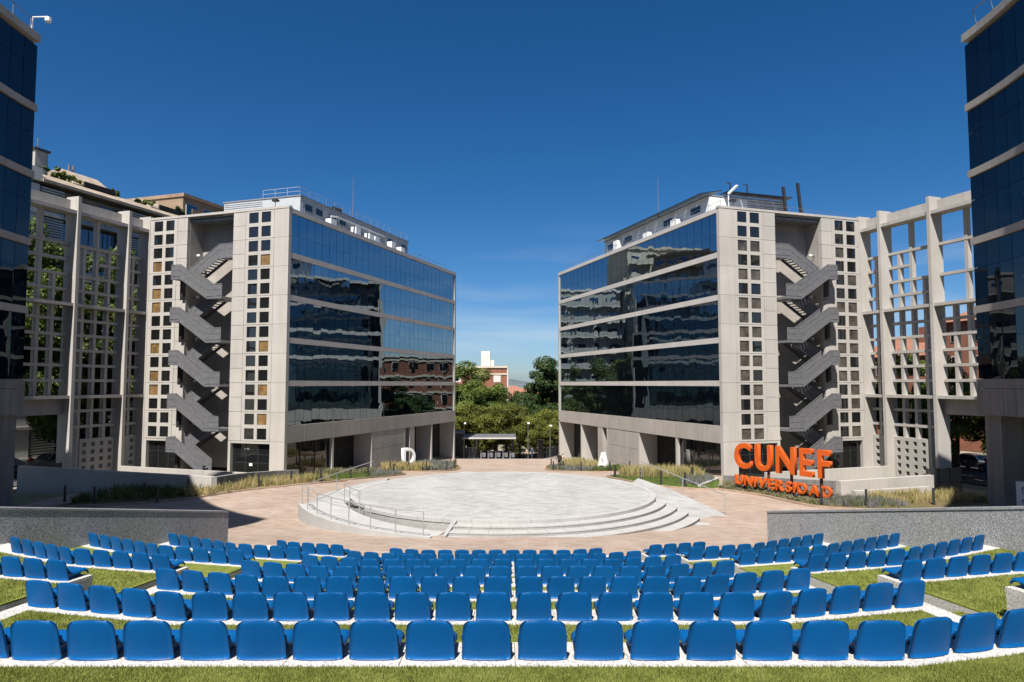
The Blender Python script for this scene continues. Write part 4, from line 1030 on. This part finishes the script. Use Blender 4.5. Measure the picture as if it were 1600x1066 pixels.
# ------------------------------------------------------------------ trees
def crown_mesh(name, seed, rx, rz, zc, ncl, nleaf, ls, m, shell=.55):
    rg = np.random.default_rng(seed)
    d = rg.normal(size=(ncl, 3)); d /= np.linalg.norm(d, axis=1)[:, None]; rad = shell+(1-shell)*rg.random(ncl)**.6
    lop = 1+.22*np.sin(d[:, 0]*3+seed)+.18*np.cos(d[:, 1]*4+seed*2)
    c = d*rad[:, None]*lop[:, None]*np.array([rx, rx, rz]); cr = rx*rg.uniform(.16, .34, ncl)
    k = rg.choice(ncl, nleaf, p=cr**2/np.sum(cr**2))
    u = rg.normal(size=(nleaf, 3)); u /= np.linalg.norm(u, axis=1)[:, None]
    p = c[k]+u*(cr[k]*rg.uniform(.55, 1.12, nleaf)**.8)[:, None]*np.array([1, 1, .75]); p[:, 2] += zc
    n = u+rg.normal(size=(nleaf, 3))*.55+np.array([0, 0, .35]); n /= np.linalg.norm(n, axis=1)[:, None]
    t = np.cross(n, rg.normal(size=(nleaf, 3))); t /= np.linalg.norm(t, axis=1)[:, None]; b = np.cross(n, t)
    s = ls*rg.uniform(.6, 1.3, nleaf)[:, None]
    V = np.stack([p-t*s, p-b*s*.6+n*s*.1, p+t*s, p+b*s*.6+n*s*.1], 1).reshape(-1, 3)
    return npmesh(name, V, np.arange(len(V)).reshape(-1, 4), m), c+np.array([0, 0, zc])
def make_tree(seed, H, rx, rz, leaf, nleaf, ls, label, group, ncl=60, shell=.5):
    zc = H-rz; rr = random.Random(seed)
    root = empty('tree', (0, 0, 0), label=label, cat='tree', group=group)
    cm, cc = crown_mesh('crown', seed, rx, rz, zc, ncl, nleaf, ls, leaf, shell); put('crown', cm, (0,0,0), root)
    mb = MB(); r0 = .022*H
    mb.tube([(0, 0, -.5), (.05, 0, H*.15), (-.05, .06, H*.35), (.05, 0, H*.62), (0, 0, H*.85)], [r0*1.25, r0, r0*.8, r0*.45, r0*.12], 8)
    for i in range(9):
        q = cc[rr.randrange(len(cc))]; z0 = H*rr.uniform(.22, .5)
        mb.tube([(0, 0, z0), (q[0]*.4, q[1]*.4, z0+(q[2]-z0)*.55), (q[0]*.85, q[1]*.85, q[2]*.95)], [r0*.5, r0*.3, r0*.08], 6)
    mb.smooth = True; mb.build('trunk', 'bark', root)
    return root
protos = {}
def tree(kind, x, y, H, label, group, z=None, wide=1):
    spec = {'broad': (21, 10, 3.6, 3.9, 'leaf_a', 34000, .115), 'dark': (33, 10, 3.4, 4.1, 'leaf_b', 34000, .11), 'light': (45, 10, 4.4, 3.6, 'leaf_c', 26000, .13),
            'street': (57, 10, 3.3, 3.8, 'leaf_a', 28000, .105), 'low': (61, 10, 4.8, 3.9, 'leaf_b', 22000, .13)}[kind]
    z = G(x, y) if z is None else z; sc_ = H/10
    if kind not in protos:
        o = make_tree(*spec[:1], *spec[1:4], *spec[4:7], label, group); protos[kind] = o; o.location = (x, y, z); o.scale = (sc_*wide, sc_*wide, sc_); o.rotation_euler = (0, 0, R.uniform(0, 6))
    else: clone(protos[kind], (x, y, z), R.uniform(0, 6), (sc_*wide, sc_*wide, sc_), label)['group'] = group
GB = 'trees beyond the entrance canopy'
for k, x, y, H, lb, wd in [('broad', -7.4, 118, 14.6, 'tall sunlit broad tree in front of the brick apartment block', 1.2), ('broad', -12.5, 128, 15.5, 'broad tree behind the far corner of the letter D block', 1),
                       ('dark', 7.9, 120, 15.6, 'tall dark tree at the far corner of the letter A block', 1.2), ('dark', 11.5, 128, 17, 'dark tree behind the letter A block', 1.1),
                       ('dark', 4.4, 131, 12.6, 'dark rounded tree beside the view to the far red roofs', 1.1), ('broad', -10.4, 115, 14.4, 'sunlit broad tree nearest the far corner of the letter D block', 1.1), ('broad', -5.4, 115, 11.6, 'lower sunlit broad tree behind the entrance canopy', 1.15), ('street', -3.2, 126, 11.5, 'slender green tree below the end wall of the brick block', .8)]:
    tree(k, x, y, H, lb, GB, None, wd)
LW = ['nearest the letter D block', 'second from the letter D block', 'above the middle of the entrance canopy', 'above the canopy end by the gate', 'beside the open gate leaf', 'nearest the letter A block']
for i, (x, y, H) in enumerate([(-9.6, 108.5, 8.6), (-6.0, 110.5, 7.4), (-2.4, 108.5, 8.8), (1.2, 111.5, 7.0), (4.4, 109, 6.6), (7.9, 110.5, 7.9)]):
    tree('light', x, y, H, f'low yellow-green plane tree, {LW[i]}', 'yellow-green trees along the entrance road', None, 1.02)
for i, (x, y, H) in enumerate([(-8, 115, 9.8), (-4.5, 117, 10.2), (-1, 116, 8.2), (2.6, 118, 9.6), (6, 116, 9.0), (-12, 114, 9), (10.5, 116, 9)]):
    tree('low', x, y, H, f'bushy dark green tree behind the yellow-green row of the entrance road', 'dark trees behind the entrance road', None, 1)
for i, (s, w, H) in enumerate([(-10, 22, 17.5), (-5.8, 22.5, 19), (-1.5, 22, 18), (3, 22.6, 18.5), (8, 22, 17)]):
    x, y, _ = FL(s, w, 0); tree('street', x, y, H, f'tall green street tree behind the shaded lattice, {ORD[i+1]} from the dark glass block', 'street trees behind the shaded lattice wall', -1.3, .74)
for i, (s, w, H) in enumerate([(-9, 22, 8.5), (-4, 20, 9), (1, 21, 9.5), (6.5, 20, 9), (12, 22, 9)]):
    x, y, _ = FR(s, w, 0); tree('street' if i % 2 else 'broad', x, y, H, f'street tree behind the sunlit lattice, {ORD[i+1]} from the concave glass block', 'street trees behind the sunlit lattice wall', -1.3, 1)
for i, (x, y, H) in enumerate([(-19, 100, 14), (-23, 112, 15), (-28, 124, 14), (-17, 122, 15)]):
    tree('broad', x, y, H, f'tree mirrored in the letter A glass front, {ORD[i+1]} from the plaza', 'trees seen in the glass of the letter A block', None, 1)
for i, (x, y, H) in enumerate([(18, 99, 10), (23, 110, 11), (28, 123, 11), (17, 120, 11)]):
    tree('dark', x, y, H, f'tree mirrored in the letter D glass front, {ORD[i+1]} from the plaza', 'trees seen in the glass of the letter D block', None, 1.2)

# ------------------------------------------------------------------ buildings behind
def block(name, F, fl, s0, s1, w0, w1, z0, z1, wallm, label, floors, fh, ztop, win, balcony=None, face='w', band=None, cap='render_white', wm='window_glass'):
    root = empty(name, F(s0, w0, z0), label=label, cat='building')
    mk = lambda: MB(F, fl)
    m = mk(); m.box(s0, s1, w0+.25, w1, z0, z1); m.build('wall', wallm, root)
    if cap: m = mk(); m.box(s0-.15, s1+.15, w0-.0, w1+.15, z1, z1+.45); m.build('cornice', cap, root)
    for f in range(floors):
        zt = ztop-f*fh
        if band: m = mk(); m.box(s0, s1, w0+.12, w0+.25, zt+.25, zt+.6); m.build('band', band, root)
        n = int((s1-s0)/win[0])
        for i in range(n):
            a = s0+(s1-s0)*(i+.5)/n
            m = mk(); m.box(a-win[1]/2-.07, a+win[1]/2+.07, w0+.17, w0+.25, zt-win[2]-.07, zt+.07); fr = m.build('window', 'render_white', root)
            m = mk(); m.box(a-win[1]/2, a+win[1]/2, w0+.14, w0+.17, zt-win[2], zt); m.build('pane', wm, fr)
        if balcony:
            for i in range(balcony):
                a = s0+(s1-s0)*i/balcony+.3; b = s0+(s1-s0)*(i+1)/balcony-.3
                m = mk(); m.box(a, b, w0-1.0, w0+.25, zt-win[2]-.45, zt-win[2]-.25); bo = m.build('balcony', cap or wallm, root)
                m = mk(); m.box(a, b, w0-1.0, w0-.92, zt-win[2]-.25, zt-win[2]+.65); m.build('parapet', wallm, bo)
    return root
# terraced apartment house above the shaded lattice
def terraced():
    mk = lambda: MB(FL, False)
    root = empty('apartment_building', FL(0, 30, -1.3), label='grey terraced apartment house with louvres and roof gardens above the shaded lattice', cat='building')
    m = mk(); m.box(-9, 21.5, 31.6, 44, -1.3, 26.4); m.build('wall', 'apartment', root)
    for f in range(9):
        z = 26.2-3*(f+1)
        m = mk(); m.box(-9, 21.5, 30.0, 31.6, z-.25, z+.05); m.build('floor_slab', 'apartment', root)
        for a, b, kind in ((-9, 1.6, 'solid'), (1.9, 4.3, 'louvre'), (4.5, 8.9, 'glass' if f != 0 else 'open'), (9.0, 11.2, 'glass'), (11.4, 15.0, 'louvre'), (15.2, 18.2, 'glass'), (18.4, 21.4, 'louvre')):
            if kind == 'solid': m = mk(); m.box(a, b, 30.1, 31.6, z+.06, z+2.7); m.build('wall_panel', 'render_white', root)
            elif kind == 'louvre':
                for k in range(10): m = mk(); m.box(a, b, 30.2, 30.38, z+.12+k*.26, z+.12+k*.26+.13); m.build('slat', 'render_white', root)
                m = mk(); m.box(a, b, 30.5, 30.55, z+.06, z+2.7); m.build('louvre_back', 'grey_louvre', root)
            else:
                m = mk(); m.box(a, b, 30.1, 30.2, z+.06, z+.75); m.build('parapet', 'apartment', root)
                n = 4
                for k in range(n): m = mk(); m.box(a+(b-a)*k/n+.06, a+(b-a)*(k+1)/n-.06, 31.0 if kind == 'glass' else 31.5, 31.05 if kind == 'glass' else 31.55, z+.8, z+2.5); m.build('window', 'apartment_glass' if kind == 'glass' else 'interior', root)
    m = mk(); P = [(29.75, 26.2), (29.75, 26.5), (31.4, 27.4), (33.4, 27.4), (33.4, 26.2)]      # sloping eaves parapet
    vs = [(s, w, z) for s in (1.7, 21.5) for w, z in P]; n = len(P)
    m.add(vs, [tuple(range(n))[::-1], tuple(range(n, 2*n))]+[(i, (i+1) % n, n+(i+1) % n, n+i) for i in range(n)]); m.build('sloping_roof', 'apartment_roof', root)
    m = mk(); m.box(-9, 1.68, 29.9, 36, 26.2, 27.5); m.build('roof_block', 'render_white', root)
    for s0, s1, zt in ((7.0, 11.3, 29.5), (17.0, 21.3, 28.9)):   # wedge dormers
        m = mk(); vs = [(s, w, z) for s in (s0, s1) for w, z in ((31.2, 27.4), (34.2, zt), (36.5, zt), (36.5, 27.4))]
        vs[0] = (s0-1, 31.2, 27.4); m.add(vs, [(3,2,1,0),(4,5,6,7),(0,1,5,4),(1,2,6,5),(2,3,7,6),(3,0,4,7)]); m.build('dormer', 'apartment_roof', root)
        m = mk(); m.box(s0+.2, s1-.3, 31.1, 31.3, 27.4, 27.9); m.build('dormer_window', 'interior', root)
    m = mk(); m.box(3.5, 4.9, 33.5, 35.0, 27.4, 30.4); ch = m.build('chimney', 'apartment', root); m = mk(); m.box(3.35, 5.05, 33.35, 35.15, 30.4, 30.65); m.build('chimney_cap', 'dark_metal', ch)
    m = mk(); m.tube([(4.4, 34.4, 30.6), (4.4, 34.4, 32)], .06, 6); m.build('aerial', 'galvanised', root)
    for s in (8.3, 8.8): m = mk(); m.tube([(s, 34.8, 29.4), (s, 34.8, 30.4)], .12, 8); m.build('flue', 'galvanised', root)
terraced()
bush_n = 0
def bush(p, r, label, m='leaf_a', seed=0):
    cm, _ = crown_mesh('foliage', 100+seed, r, r*.8, r*.6, 14, 900, .13, m, .3); put('roof_shrub', cm, p, None, label=label, cat='shrub', group='roof garden shrubs')
for i, (s, w, z, r, mm) in enumerate([(3.4, 32.6, 27.4, .8, 'leaf_b'), (5.3, 32.4, 27.4, .9, 'leaf_a'), (6.0, 32.2, 27.4, .8, 'leaf_c'), (6.7, 31.9, 27.3, .6, 'leaf_c'), (11.6, 32.0, 27.4, .6, 'leaf_a'), (15.2, 32.4, 27.4, .6, 'leaf_b'), (16.4, 32.3, 27.4, .7, 'leaf_a'), (20.6, 31.6, 27.4, .8, 'leaf_b'), (4.9, 30.4, 24.0, .55, 'leaf_b'), (8.0, 30.4, 24.0, .7, 'leaf_c')]):
    bush(FL(s, w, z), r, f'green shrub on the terraced apartment house, {ORD[i+1]} of its roof garden plants', mm, i)
block('apartment_building', FL, False, 23, 47, 33, 46, -2, 30.6, 'brick_tan', 'tan apartment block with setbacks rising behind the terraced apartment house', 10, 3.0, 29.8, (3.0, 1.9, 1.5), 4, cap='brick_tan', wm='apartment_glass')
FM = lambda s, w, z: (-47+.87*s-.49*w, 108+.49*s+.87*w, z)
block('apartment_building', FM, False, 0, 15, 0, 14, -5, 33.0, 'render_cream', 'tall balconied apartment block mirrored in the letter A glass front', 11, 3.05, 31.8, (3.1, 1.7, 1.5), 3, cap='render_cream', wm='apartment_glass')
block('apartment_building', FM, False, 15.6, 36, 1, 14, -5, 24.5, 'apartment', 'lower grey balconied apartment block mirrored in the letter A glass front', 9, 3.05, 23.4, (3.1, 1.7, 1.5), 4, cap='render_white', wm='apartment_glass')
block('apartment_building', FR, True, 44, 84, 24, 36, -5, 11.2, 'brick', 'red brick apartment row mirrored in the letter D glass front', 5, 3.0, 10.3, (3.2, 1.2, 1.6), None, band='render_cream')
# brick houses behind the sunlit lattice
def house(s0, s1, w0, zw, zr, label, floors):
    mk = lambda: MB(FR, True); root = empty('brick_house', FR(s0, w0, -1.3), label=label, cat='house')
    m = mk(); m.box(s0, s1, w0, w0+9, -1.3, zw); m.build('wall', 'brick', root)
    m = mk(); a, b, c, d = s0-.5, s1+.5, w0-.5, w0+9.5
    m.add([(a, c, zw), (b, c, zw), (b, d, zw), (a, d, zw), (a+3.5, (c+d)/2, zr), (b-3.5, (c+d)/2, zr)], [(3,2,1,0),(0,1,5,4),(2,3,4,5),(1,2,5),(3,0,4)]); rf = m.build('roof', 'roof_tile', root)
    m = mk(); m.box(s0+3, s0+3.9, w0+2.6, w0+3.5, zw, zr+.9); m.build('chimney', 'brick', rf)
    n = int((s1-s0)/2.6)
    for f in range(floors):
        for i in range(n):
            q = s0+(s1-s0)*(i+.5)/n; z = zw-1.0-f*3.0
            m = mk(); m.box(q-.6, q+.6, w0-.06, w0, z-1.4, z); fr = m.build('window', 'render_white', root); m = mk(); m.box(q-.5, q+.5, w0-.09, w0-.06, z-1.3, z-.1); m.build('pane', 'window_glass', fr)
    m = mk(); m.lathe((s0+5, w0-.5, zw-2.2), [(.02, 0), (.35, .1), (.4, .16)], 10); m.build('satellite_dish', 'white_paint', root)
    return root
house(3, 14, 41, 13.6, 16.2, 'tall red brick house behind the sunlit lattice, nearest the concave glass block', 4)
house(15, 27, 40, 9.8, 12.6, 'low red brick house with tiled roof behind the middle of the sunlit lattice', 3)
house(28.5, 42, 40, 10.2, 13.0, 'tile-roofed red brick house beyond the orange-sign tower', 3)
house(-9, 1, 36, 8.0, 10.6, 'red brick house behind the pier of the concave glass block', 3)
# far brick apartment block seen between the offices
I3 = lambda s, w, z: (s, 165+w, z)
fb = block('apartment_building', I3, False, -30, -1.2, 0, 12, -8, 10.2, 'brick', 'red brick apartment block with cream bands beyond the entrance trees', 6, 3.3, 8.3, (4.2, 1.6, 1.5), None, band='render_cream', cap='render_cream', wm='render_white')
m = MB(I3); m.box(-1.2, -.9, 0.1, 12, -8, 10.2); m.build('end_wall', 'render_white', fb)
m = MB(I3); m.box(-7.6, -5.4, 3, 6, 10.6, 14.4); m.build('roof_tank', 'render_white', fb); m = MB(I3); m.box(-5.3, -4.4, 3, 5, 10.6, 12.2); m.build('roof_hut', 'render_white', fb)
rr = random.Random(4)
for i in range(34):
    Y = 300+i*17+rr.uniform(-8, 8); X = Y*rr.uniform(-.012, .034); hz = G(X, Y); w, d, h = rr.uniform(7, 13), rr.uniform(8, 12), rr.uniform(9, 14)-i*.08
    root = empty('town_house', (X, Y, hz), label='small far house with red roof in the town beyond the trees', cat='house', group='far town houses beyond the trees')
    m = MB(); m.box(X-w/2, X+w/2, Y, Y+d, hz-1, hz+h); m.build('wall', rr.choice(['render_cream', 'brick', 'render_white', 'brick_tan']), root)
    m = MB(); m.add([(X-w/2-.4, Y-.4, hz+h), (X+w/2+.4, Y-.4, hz+h), (X+w/2+.4, Y+d+.4, hz+h), (X-w/2-.4, Y+d+.4, hz+h), (X-w/2-.4, Y+d/2, hz+h+2.6), (X+w/2+.4, Y+d/2, hz+h+2.6)], [(3,2,1,0),(0,1,5,4),(2,3,4,5),(1,2,5),(3,0,4)]); m.build('roof', 'roof_tile', root)
    for k in range(3): m = MB(); q = X-w/2+w*(k+.5)/3; m.box(q-.5, q+.5, Y-.06, Y, hz+h-2.6, hz+h-1.2); m.build('window', 'window_glass', root)
V = []; n = 60
for i in range(n+1):
    x = -3000+6000*i/n; V += [(x, 5200, -30), (x, 5600, 24+16*math.sin(i*.7)+9*math.sin(i*1.9+1))]
mb = MB(); mb.v = V; mb.f = [(2*i, 2*i+2, 2*i+3, 2*i+1) for i in range(n)]; mb.build('hills', 'hills', kind='structure')

# ------------------------------------------------------------------ entrance: canopy, turnstiles, gate, lamps
def canopy():
    z = G(-3, 95); root = empty('entrance_canopy', (-3, 95, z), label='flat grey entrance canopy on dark columns in front of the trees', cat='canopy')
    m = MB(); m.prism([(-6.7, 93.5), (.5, 93.5), (.5, 97.5), (-6.7, 97.5)], -1.05, [-.98, -.98, -.72, -.72]); m.build('roof', 'galvanised', root)
    m = MB(); m.box(-6.75, .55, 93.42, 93.5, -1.12, -.93); m.build('fascia', 'band', root)
    for x in (-5.2, -4.7, .1): m = MB(); m.box(x-.14, x+.14, 95.2, 95.48, z-.8, -1.05); m.build('column', 'dark_metal', root)
canopy()
ti = 0
for x in (-4.2, -3.2, -2.2, -1.2, -.25):
    z = G(x, 93.4); t = empty('turnstile', (x, 93.4, z), label=f'grey turnstile, {ORD[ti+1]} from the letter D block, under the canopy', cat='turnstile', group='turnstiles under the entrance canopy'); ti += 1
    m = MB(); m.box(x-.09, x+.09, 93.0, 93.15, z-.1, z+1.02); m.box(x-.09, x+.09, 93.0, 94.2, z+.9, z+1.02); m.box(x-.09, x+.09, 94.05, 94.2, z-.1, z+1.02); m.build('body', 'galvanised', t)
    m = MB(); m.box(x+.1, x+.62, 93.5, 93.53, z+.25, z+.85); m.build('wing', 'galvanised', t)
def fence(p, q, n, label, h=1.6):
    root = empty('metal_fence', (*p, G(*p)), label=label, cat='fence'); p, q = Vector(p), Vector(q)
    for i in range(n+1):
        a = p.lerp(q, i/n); z = G(a.x, a.y); m = MB(); m.bar((a.x, a.y, z-.2), (a.x, a.y+.001, z+h), .05); m.build('picket', 'dark_metal', root)
    for hh in (.2, h-.1): m = MB(); m.bar((p.x, p.y, G(p.x, p.y)+hh), (q.x, q.y, G(q.x, q.y)+hh), .06); m.build('rail', 'dark_metal', root)
fence((4.3, 94), (3.4, 90.2), 18, 'open dark metal gate leaf at the entrance beside the canopy', 2.6)
fence((4.6, 92), (7.4, 92), 16, 'dark picket fence between the gate leaf and the letter A block')
fence((-7.0, 93.4), (-4.9, 93.4), 12, 'dark picket fence between the letter D block and the turnstiles')
def kiosk():
    z = G(-8.3, 96); r = empty('gate_hut', (-8.3, 96, z), label='dark gate hut beside the letter D block at the entrance', cat='hut')
    m = MB(); m.box(-9.8, -6.9, 95, 98, z-.5, z+3.0); m.build('wall', 'dark_metal', r); m = MB(); m.box(-10, -6.7, 94.8, 98.2, z+3.0, z+3.2); m.build('roof', 'grey_louvre', r)
    m = MB(); m.box(-8.9, -7.7, 94.95, 94.99, z+1.1, z+2.3); m.build('window', 'window_glass', r)
kiosk()
for x, y, h, lb in ((-6.45, 92.2, 4.6, 'beside the canopy end near the letter D block'), (2.4, 103, 5.2, 'between the two people and the trees'), (5.6, 101, 4.6, 'behind the fence near the letter A block')):
    z = G(x, y); r = empty('street_lamp', (x, y, z), label=f'grey street lamp with white head, {lb}', cat='lamp', group='lamps at the entrance')
    m = MB(); m.tube([(x, y, z-.2), (x, y, z+h)], [.08, .05], 8); m.build('pole', 'galvanised', r)
    m = MB(); m.lathe((x+.1, y, z+h), [(.08, 0), (.2, .08), (.2, .2), (.1, .28)], 10); m.build('head', 'lamp_glass', r)

# ------------------------------------------------------------------ people
def person(loc, rz, h, top, bottom, label, stride=.12, arm=.12, pack=None):
    k = h/1.75
    J = {'pel': (0, 0, .95), 'ch': (0, .0, 1.28), 'nk': (0, .01, 1.49), 'hd': (0, .03, 1.60), 'ht': (0, .02, 1.70)}
    for s, sg in (('l', -1), ('r', 1)):
        f = stride*sg
        J.update({s+'hip': (.09*sg, 0, .90), s+'kn': (.10*sg, f*.6+.02, .49), s+'an': (.10*sg, f-.02, .085), s+'to': (.11*sg, f+.14, .04),
                  s+'sh': (.17*sg, 0, 1.42), s+'el': (.23*sg, -f*.5-.02, 1.13), s+'wr': (.24*sg, -f*.8+arm, .90), s+'ha': (.235*sg, -f*.9+arm+.03, .80), s+'th': (.20*sg, -f*.9+arm+.07, .84)})
    E = [('pel', 'ch'), ('ch', 'nk'), ('nk', 'hd'), ('hd', 'ht')]
    for s in 'lr': E += [('pel', s+'hip'), (s+'hip', s+'kn'), (s+'kn', s+'an'), (s+'an', s+'to'), ('ch', s+'sh'), (s+'sh', s+'el'), (s+'el', s+'wr'), (s+'wr', s+'ha'), (s+'wr', s+'th')]
    rad = {'pel': .14, 'ch': .155, 'nk': .06, 'hd': .095, 'ht': .075, 'hip': .095, 'kn': .065, 'an': .045, 'to': .035, 'sh': .07, 'el': .048, 'wr': .035, 'ha': .03, 'th': .016}
    names = list(J); me = bpy.data.meshes.new('b'); me.from_pydata([tuple(c*k for c in J[n]) for n in names], [(names.index(a), names.index(b)) for a, b in E], [])
    o = bpy.data.objects.new('b', me); COL.objects.link(o); sk = o.modifiers.new('s', 'SKIN'); ss = o.modifiers.new('u', 'SUBSURF'); ss.levels = 1; ss.render_levels = 1
    for i, n in enumerate(names):
        r = rad.get(n, rad.get(n[1:], .05))*k; me.skin_vertices[0].data[i].radius = (r, r*.8); me.skin_vertices[0].data[i].use_root = (n == 'pel')
    dg = bpy.context.evaluated_depsgraph_get(); dg.update(); bm_ = bpy.data.meshes.new_from_object(o.evaluated_get(dg)); bpy.data.objects.remove(o)
    bm_.materials.clear()
    for mm in (bottom, top, 'skin', 'hair'): bm_.materials.append(MATS[mm])
    for p in bm_.polygons:
        c = p.center/k; p.use_smooth = True
        p.material_index = (3 if (c.z > 1.64 or (c.z > 1.55 and c.y < 0)) else 2) if c.z > 1.49 else 2 if abs(c.x) > .19 and c.z < 1.1 else 1 if c.z > .93 else 3 if c.z < .09 else 0
    ob = put('person', bm_, loc, None, (0, 0, rz), label=label, cat='person')
    if pack:
        m = MB(); m.box(-.16*k, .16*k, -.32*k, -.15*k, 1.0*k, 1.45*k); c = bpy.data.objects.new('backpack', m.mesh('backpack', pack)); COL.objects.link(c); c.parent = ob
    return ob
person((2.2, 103.0, G(2.2, 103)), 2.6, 1.68, 'cloth_tan', 'cloth_black', 'person in light top and dark trousers standing beside the gate')
person((3.0, 103.4, G(3, 103.4)), 3.4, 1.75, 'cloth_blue', 'cloth_blue', 'person in dark blue clothes standing beside the gate')
person((4.66, 67.9, G(4.66, 67.9)), .2, 1.78, 'cloth_black', 'cloth_black', 'person in black with a dark backpack walking past the letter A bed', .18, .12, 'cloth_black')
person((5.05, 68.6, G(5.05, 68.6)), .1, 1.66, 'cloth_tan', 'cloth_grey', 'person in a tan top walking beside the one in black', .15)
x, y, _ = FL(-4.2, 22.0, 0); person((x, y, -1.28), 1.2, 1.72, 'cloth_red', 'cloth_red', 'person in red clothes beside the parked cars behind the shaded lattice')

# ------------------------------------------------------------------ cars and street things behind the lattices
def car(F, fl, s, w, paint, label, yaw=0):
    o0 = F(s, w, -1.28); root = empty('parked_car', o0, label=label, cat='car', group='cars parked behind the lattice walls')
    X = lambda a, b, c: F(s+a, w+b, -1.28+c); mk = lambda: MB(X, fl)
    prof = [(-2.1, .32), (-2.12, .62), (-1.95, .82), (-1.05, .93), (-.55, 1.36), (.35, 1.46), (1.25, 1.36), (1.85, .98), (2.1, .9), (2.12, .4), (2.0, .3)]
    n = len(prof); rings = [(-.86, .94), (-.80, 1), (.80, 1), (.86, .94)]
    vs = [(a, b*(1 if c < .95 else .86 if c > 1.2 else .95), .3+(c-.3)*k) for b, k in rings for a, c in prof]
    fs = [(r*n+i, r*n+(i+1) % n, (r+1)*n+(i+1) % n, (r+1)*n+i) for r in range(3) for i in range(n)]+[tuple(range(n))[::-1], tuple(3*n+i for i in range(n))]
    m = mk(); m.add(vs, fs); m.smooth = False; m.build('body', paint, root)
    for sg in (-1, 1):
        for a0, a1, b0, b1 in ((-.92, -.05, -.5, -.1), (.05, 1.25, .02, .95)):
            m = mk(); m.add([(a0, sg*.87, .95), (a1, sg*.87, .95), (b1, sg*.76, 1.32), (b0, sg*.76, 1.32), (a0, sg*.80, .95), (a1, sg*.80, .95), (b1, sg*.69, 1.32), (b0, sg*.69, 1.32)], [(0,1,2,3),(7,6,5,4),(0,4,5,1),(1,5,6,2),(2,6,7,3),(3,7,4,0)]); m.build('window', 'window_glass', root)
        for a in (-1.3, 1.3):
            m = mk(); m.tube([(a, sg*.70, .31), (a, sg*.89, .31)], .31, 16); wh = m.build('wheel', 'rubber', root)
            m = mk(); m.tube([(a, sg*.88, .31), (a, sg*.905, .31)], .19, 12); m.build('rim', 'steel', wh)
        m = mk(); m.box(-2.13, -2.0, sg*.62-.16, sg*.62+.16, .6, .74); m.build('headlight', 'lamp_glass', root)
    m = mk(); m.add([(-1.08, -.66, .945), (-1.08, .66, .945), (-.57, .60, 1.355), (-.57, -.60, 1.355), (-1.04, -.66, .93), (-1.04, .66, .93), (-.53, .6, 1.34), (-.53, -.6, 1.34)], [(0,1,2,3),(7,6,5,4),(0,4,5,1),(1,5,6,2),(2,6,7,3),(3,7,4,0)]); m.build('windscreen', 'window_glass', root)
car(FL, False, -5.0, 25.2, 'car_white', 'white car parked behind the shaded lattice, nearest the dark glass block')
car(FL, False, -.2, 24.6, 'car_silver', 'silver car parked behind the shaded lattice beside the round blue sign')
car(FL, False, 5.0, 25.2, 'car_white', 'white car parked behind the letter D stair tower')
car(FR, True, -1.6, 25.0, 'car_silver', 'silver car parked under the trees behind the sunlit lattice')
car(FR, True, -7.2, 25.0, 'car_white', 'white car parked behind the pier of the concave glass block')
x, y, _ = FL(-2.6, 20.6, 0); r = empty('road_sign', (x, y, -1.3), label='round blue road sign on a grey post behind the shaded lattice', cat='sign')
m = MB(); m.tube([(x, y, -1.4), (x, y, 1.6)], .05, 8); m.build('post', 'galvanised', r); m = MB(); m.tube([(x+.10, y-.12, 1.15), (x+.08, y-.09, 1.15)], .46, 20); m.build('disc', 'sign_blue', r)
m = MB(); m.tube([(x+.115, y-.14, .9), (x+.115, y-.14, 1.3)], .05, 6); m.build('arrow', 'white_paint', r)
x, y, _ = FR(-6.8, 21.0, 0); r = empty('recycling_bin', (x, y, -1.3), label='blue recycling bin behind the pier of the concave glass block', cat='bin')
m = MB(); m.box(x-.8, x+.8, y-.5, y+.5, -1.2, .1); m.build('body', 'sign_blue', r); m = MB(); m.prism([(x-.85, y-.55), (x+.85, y-.55), (x+.85, y+.55), (x-.85, y+.55)], .1, [.2, .2, .35, .35]); m.build('lid', 'sign_blue', r)
x, y, _ = FR(-7.4, 19.5, 0); r = empty('road_sign', (x, y, -1.3), label='rectangular grey street board beside the blue recycling bin', cat='sign')
m = MB(); m.tube([(x, y, -1.4), (x, y, 2.3)], .05, 8); m.build('post', 'galvanised', r); m = MB(); m.box(x-.35, x+.35, y-.1, y-.04, .9, 2.3); m.build('board', 'galvanised', r)
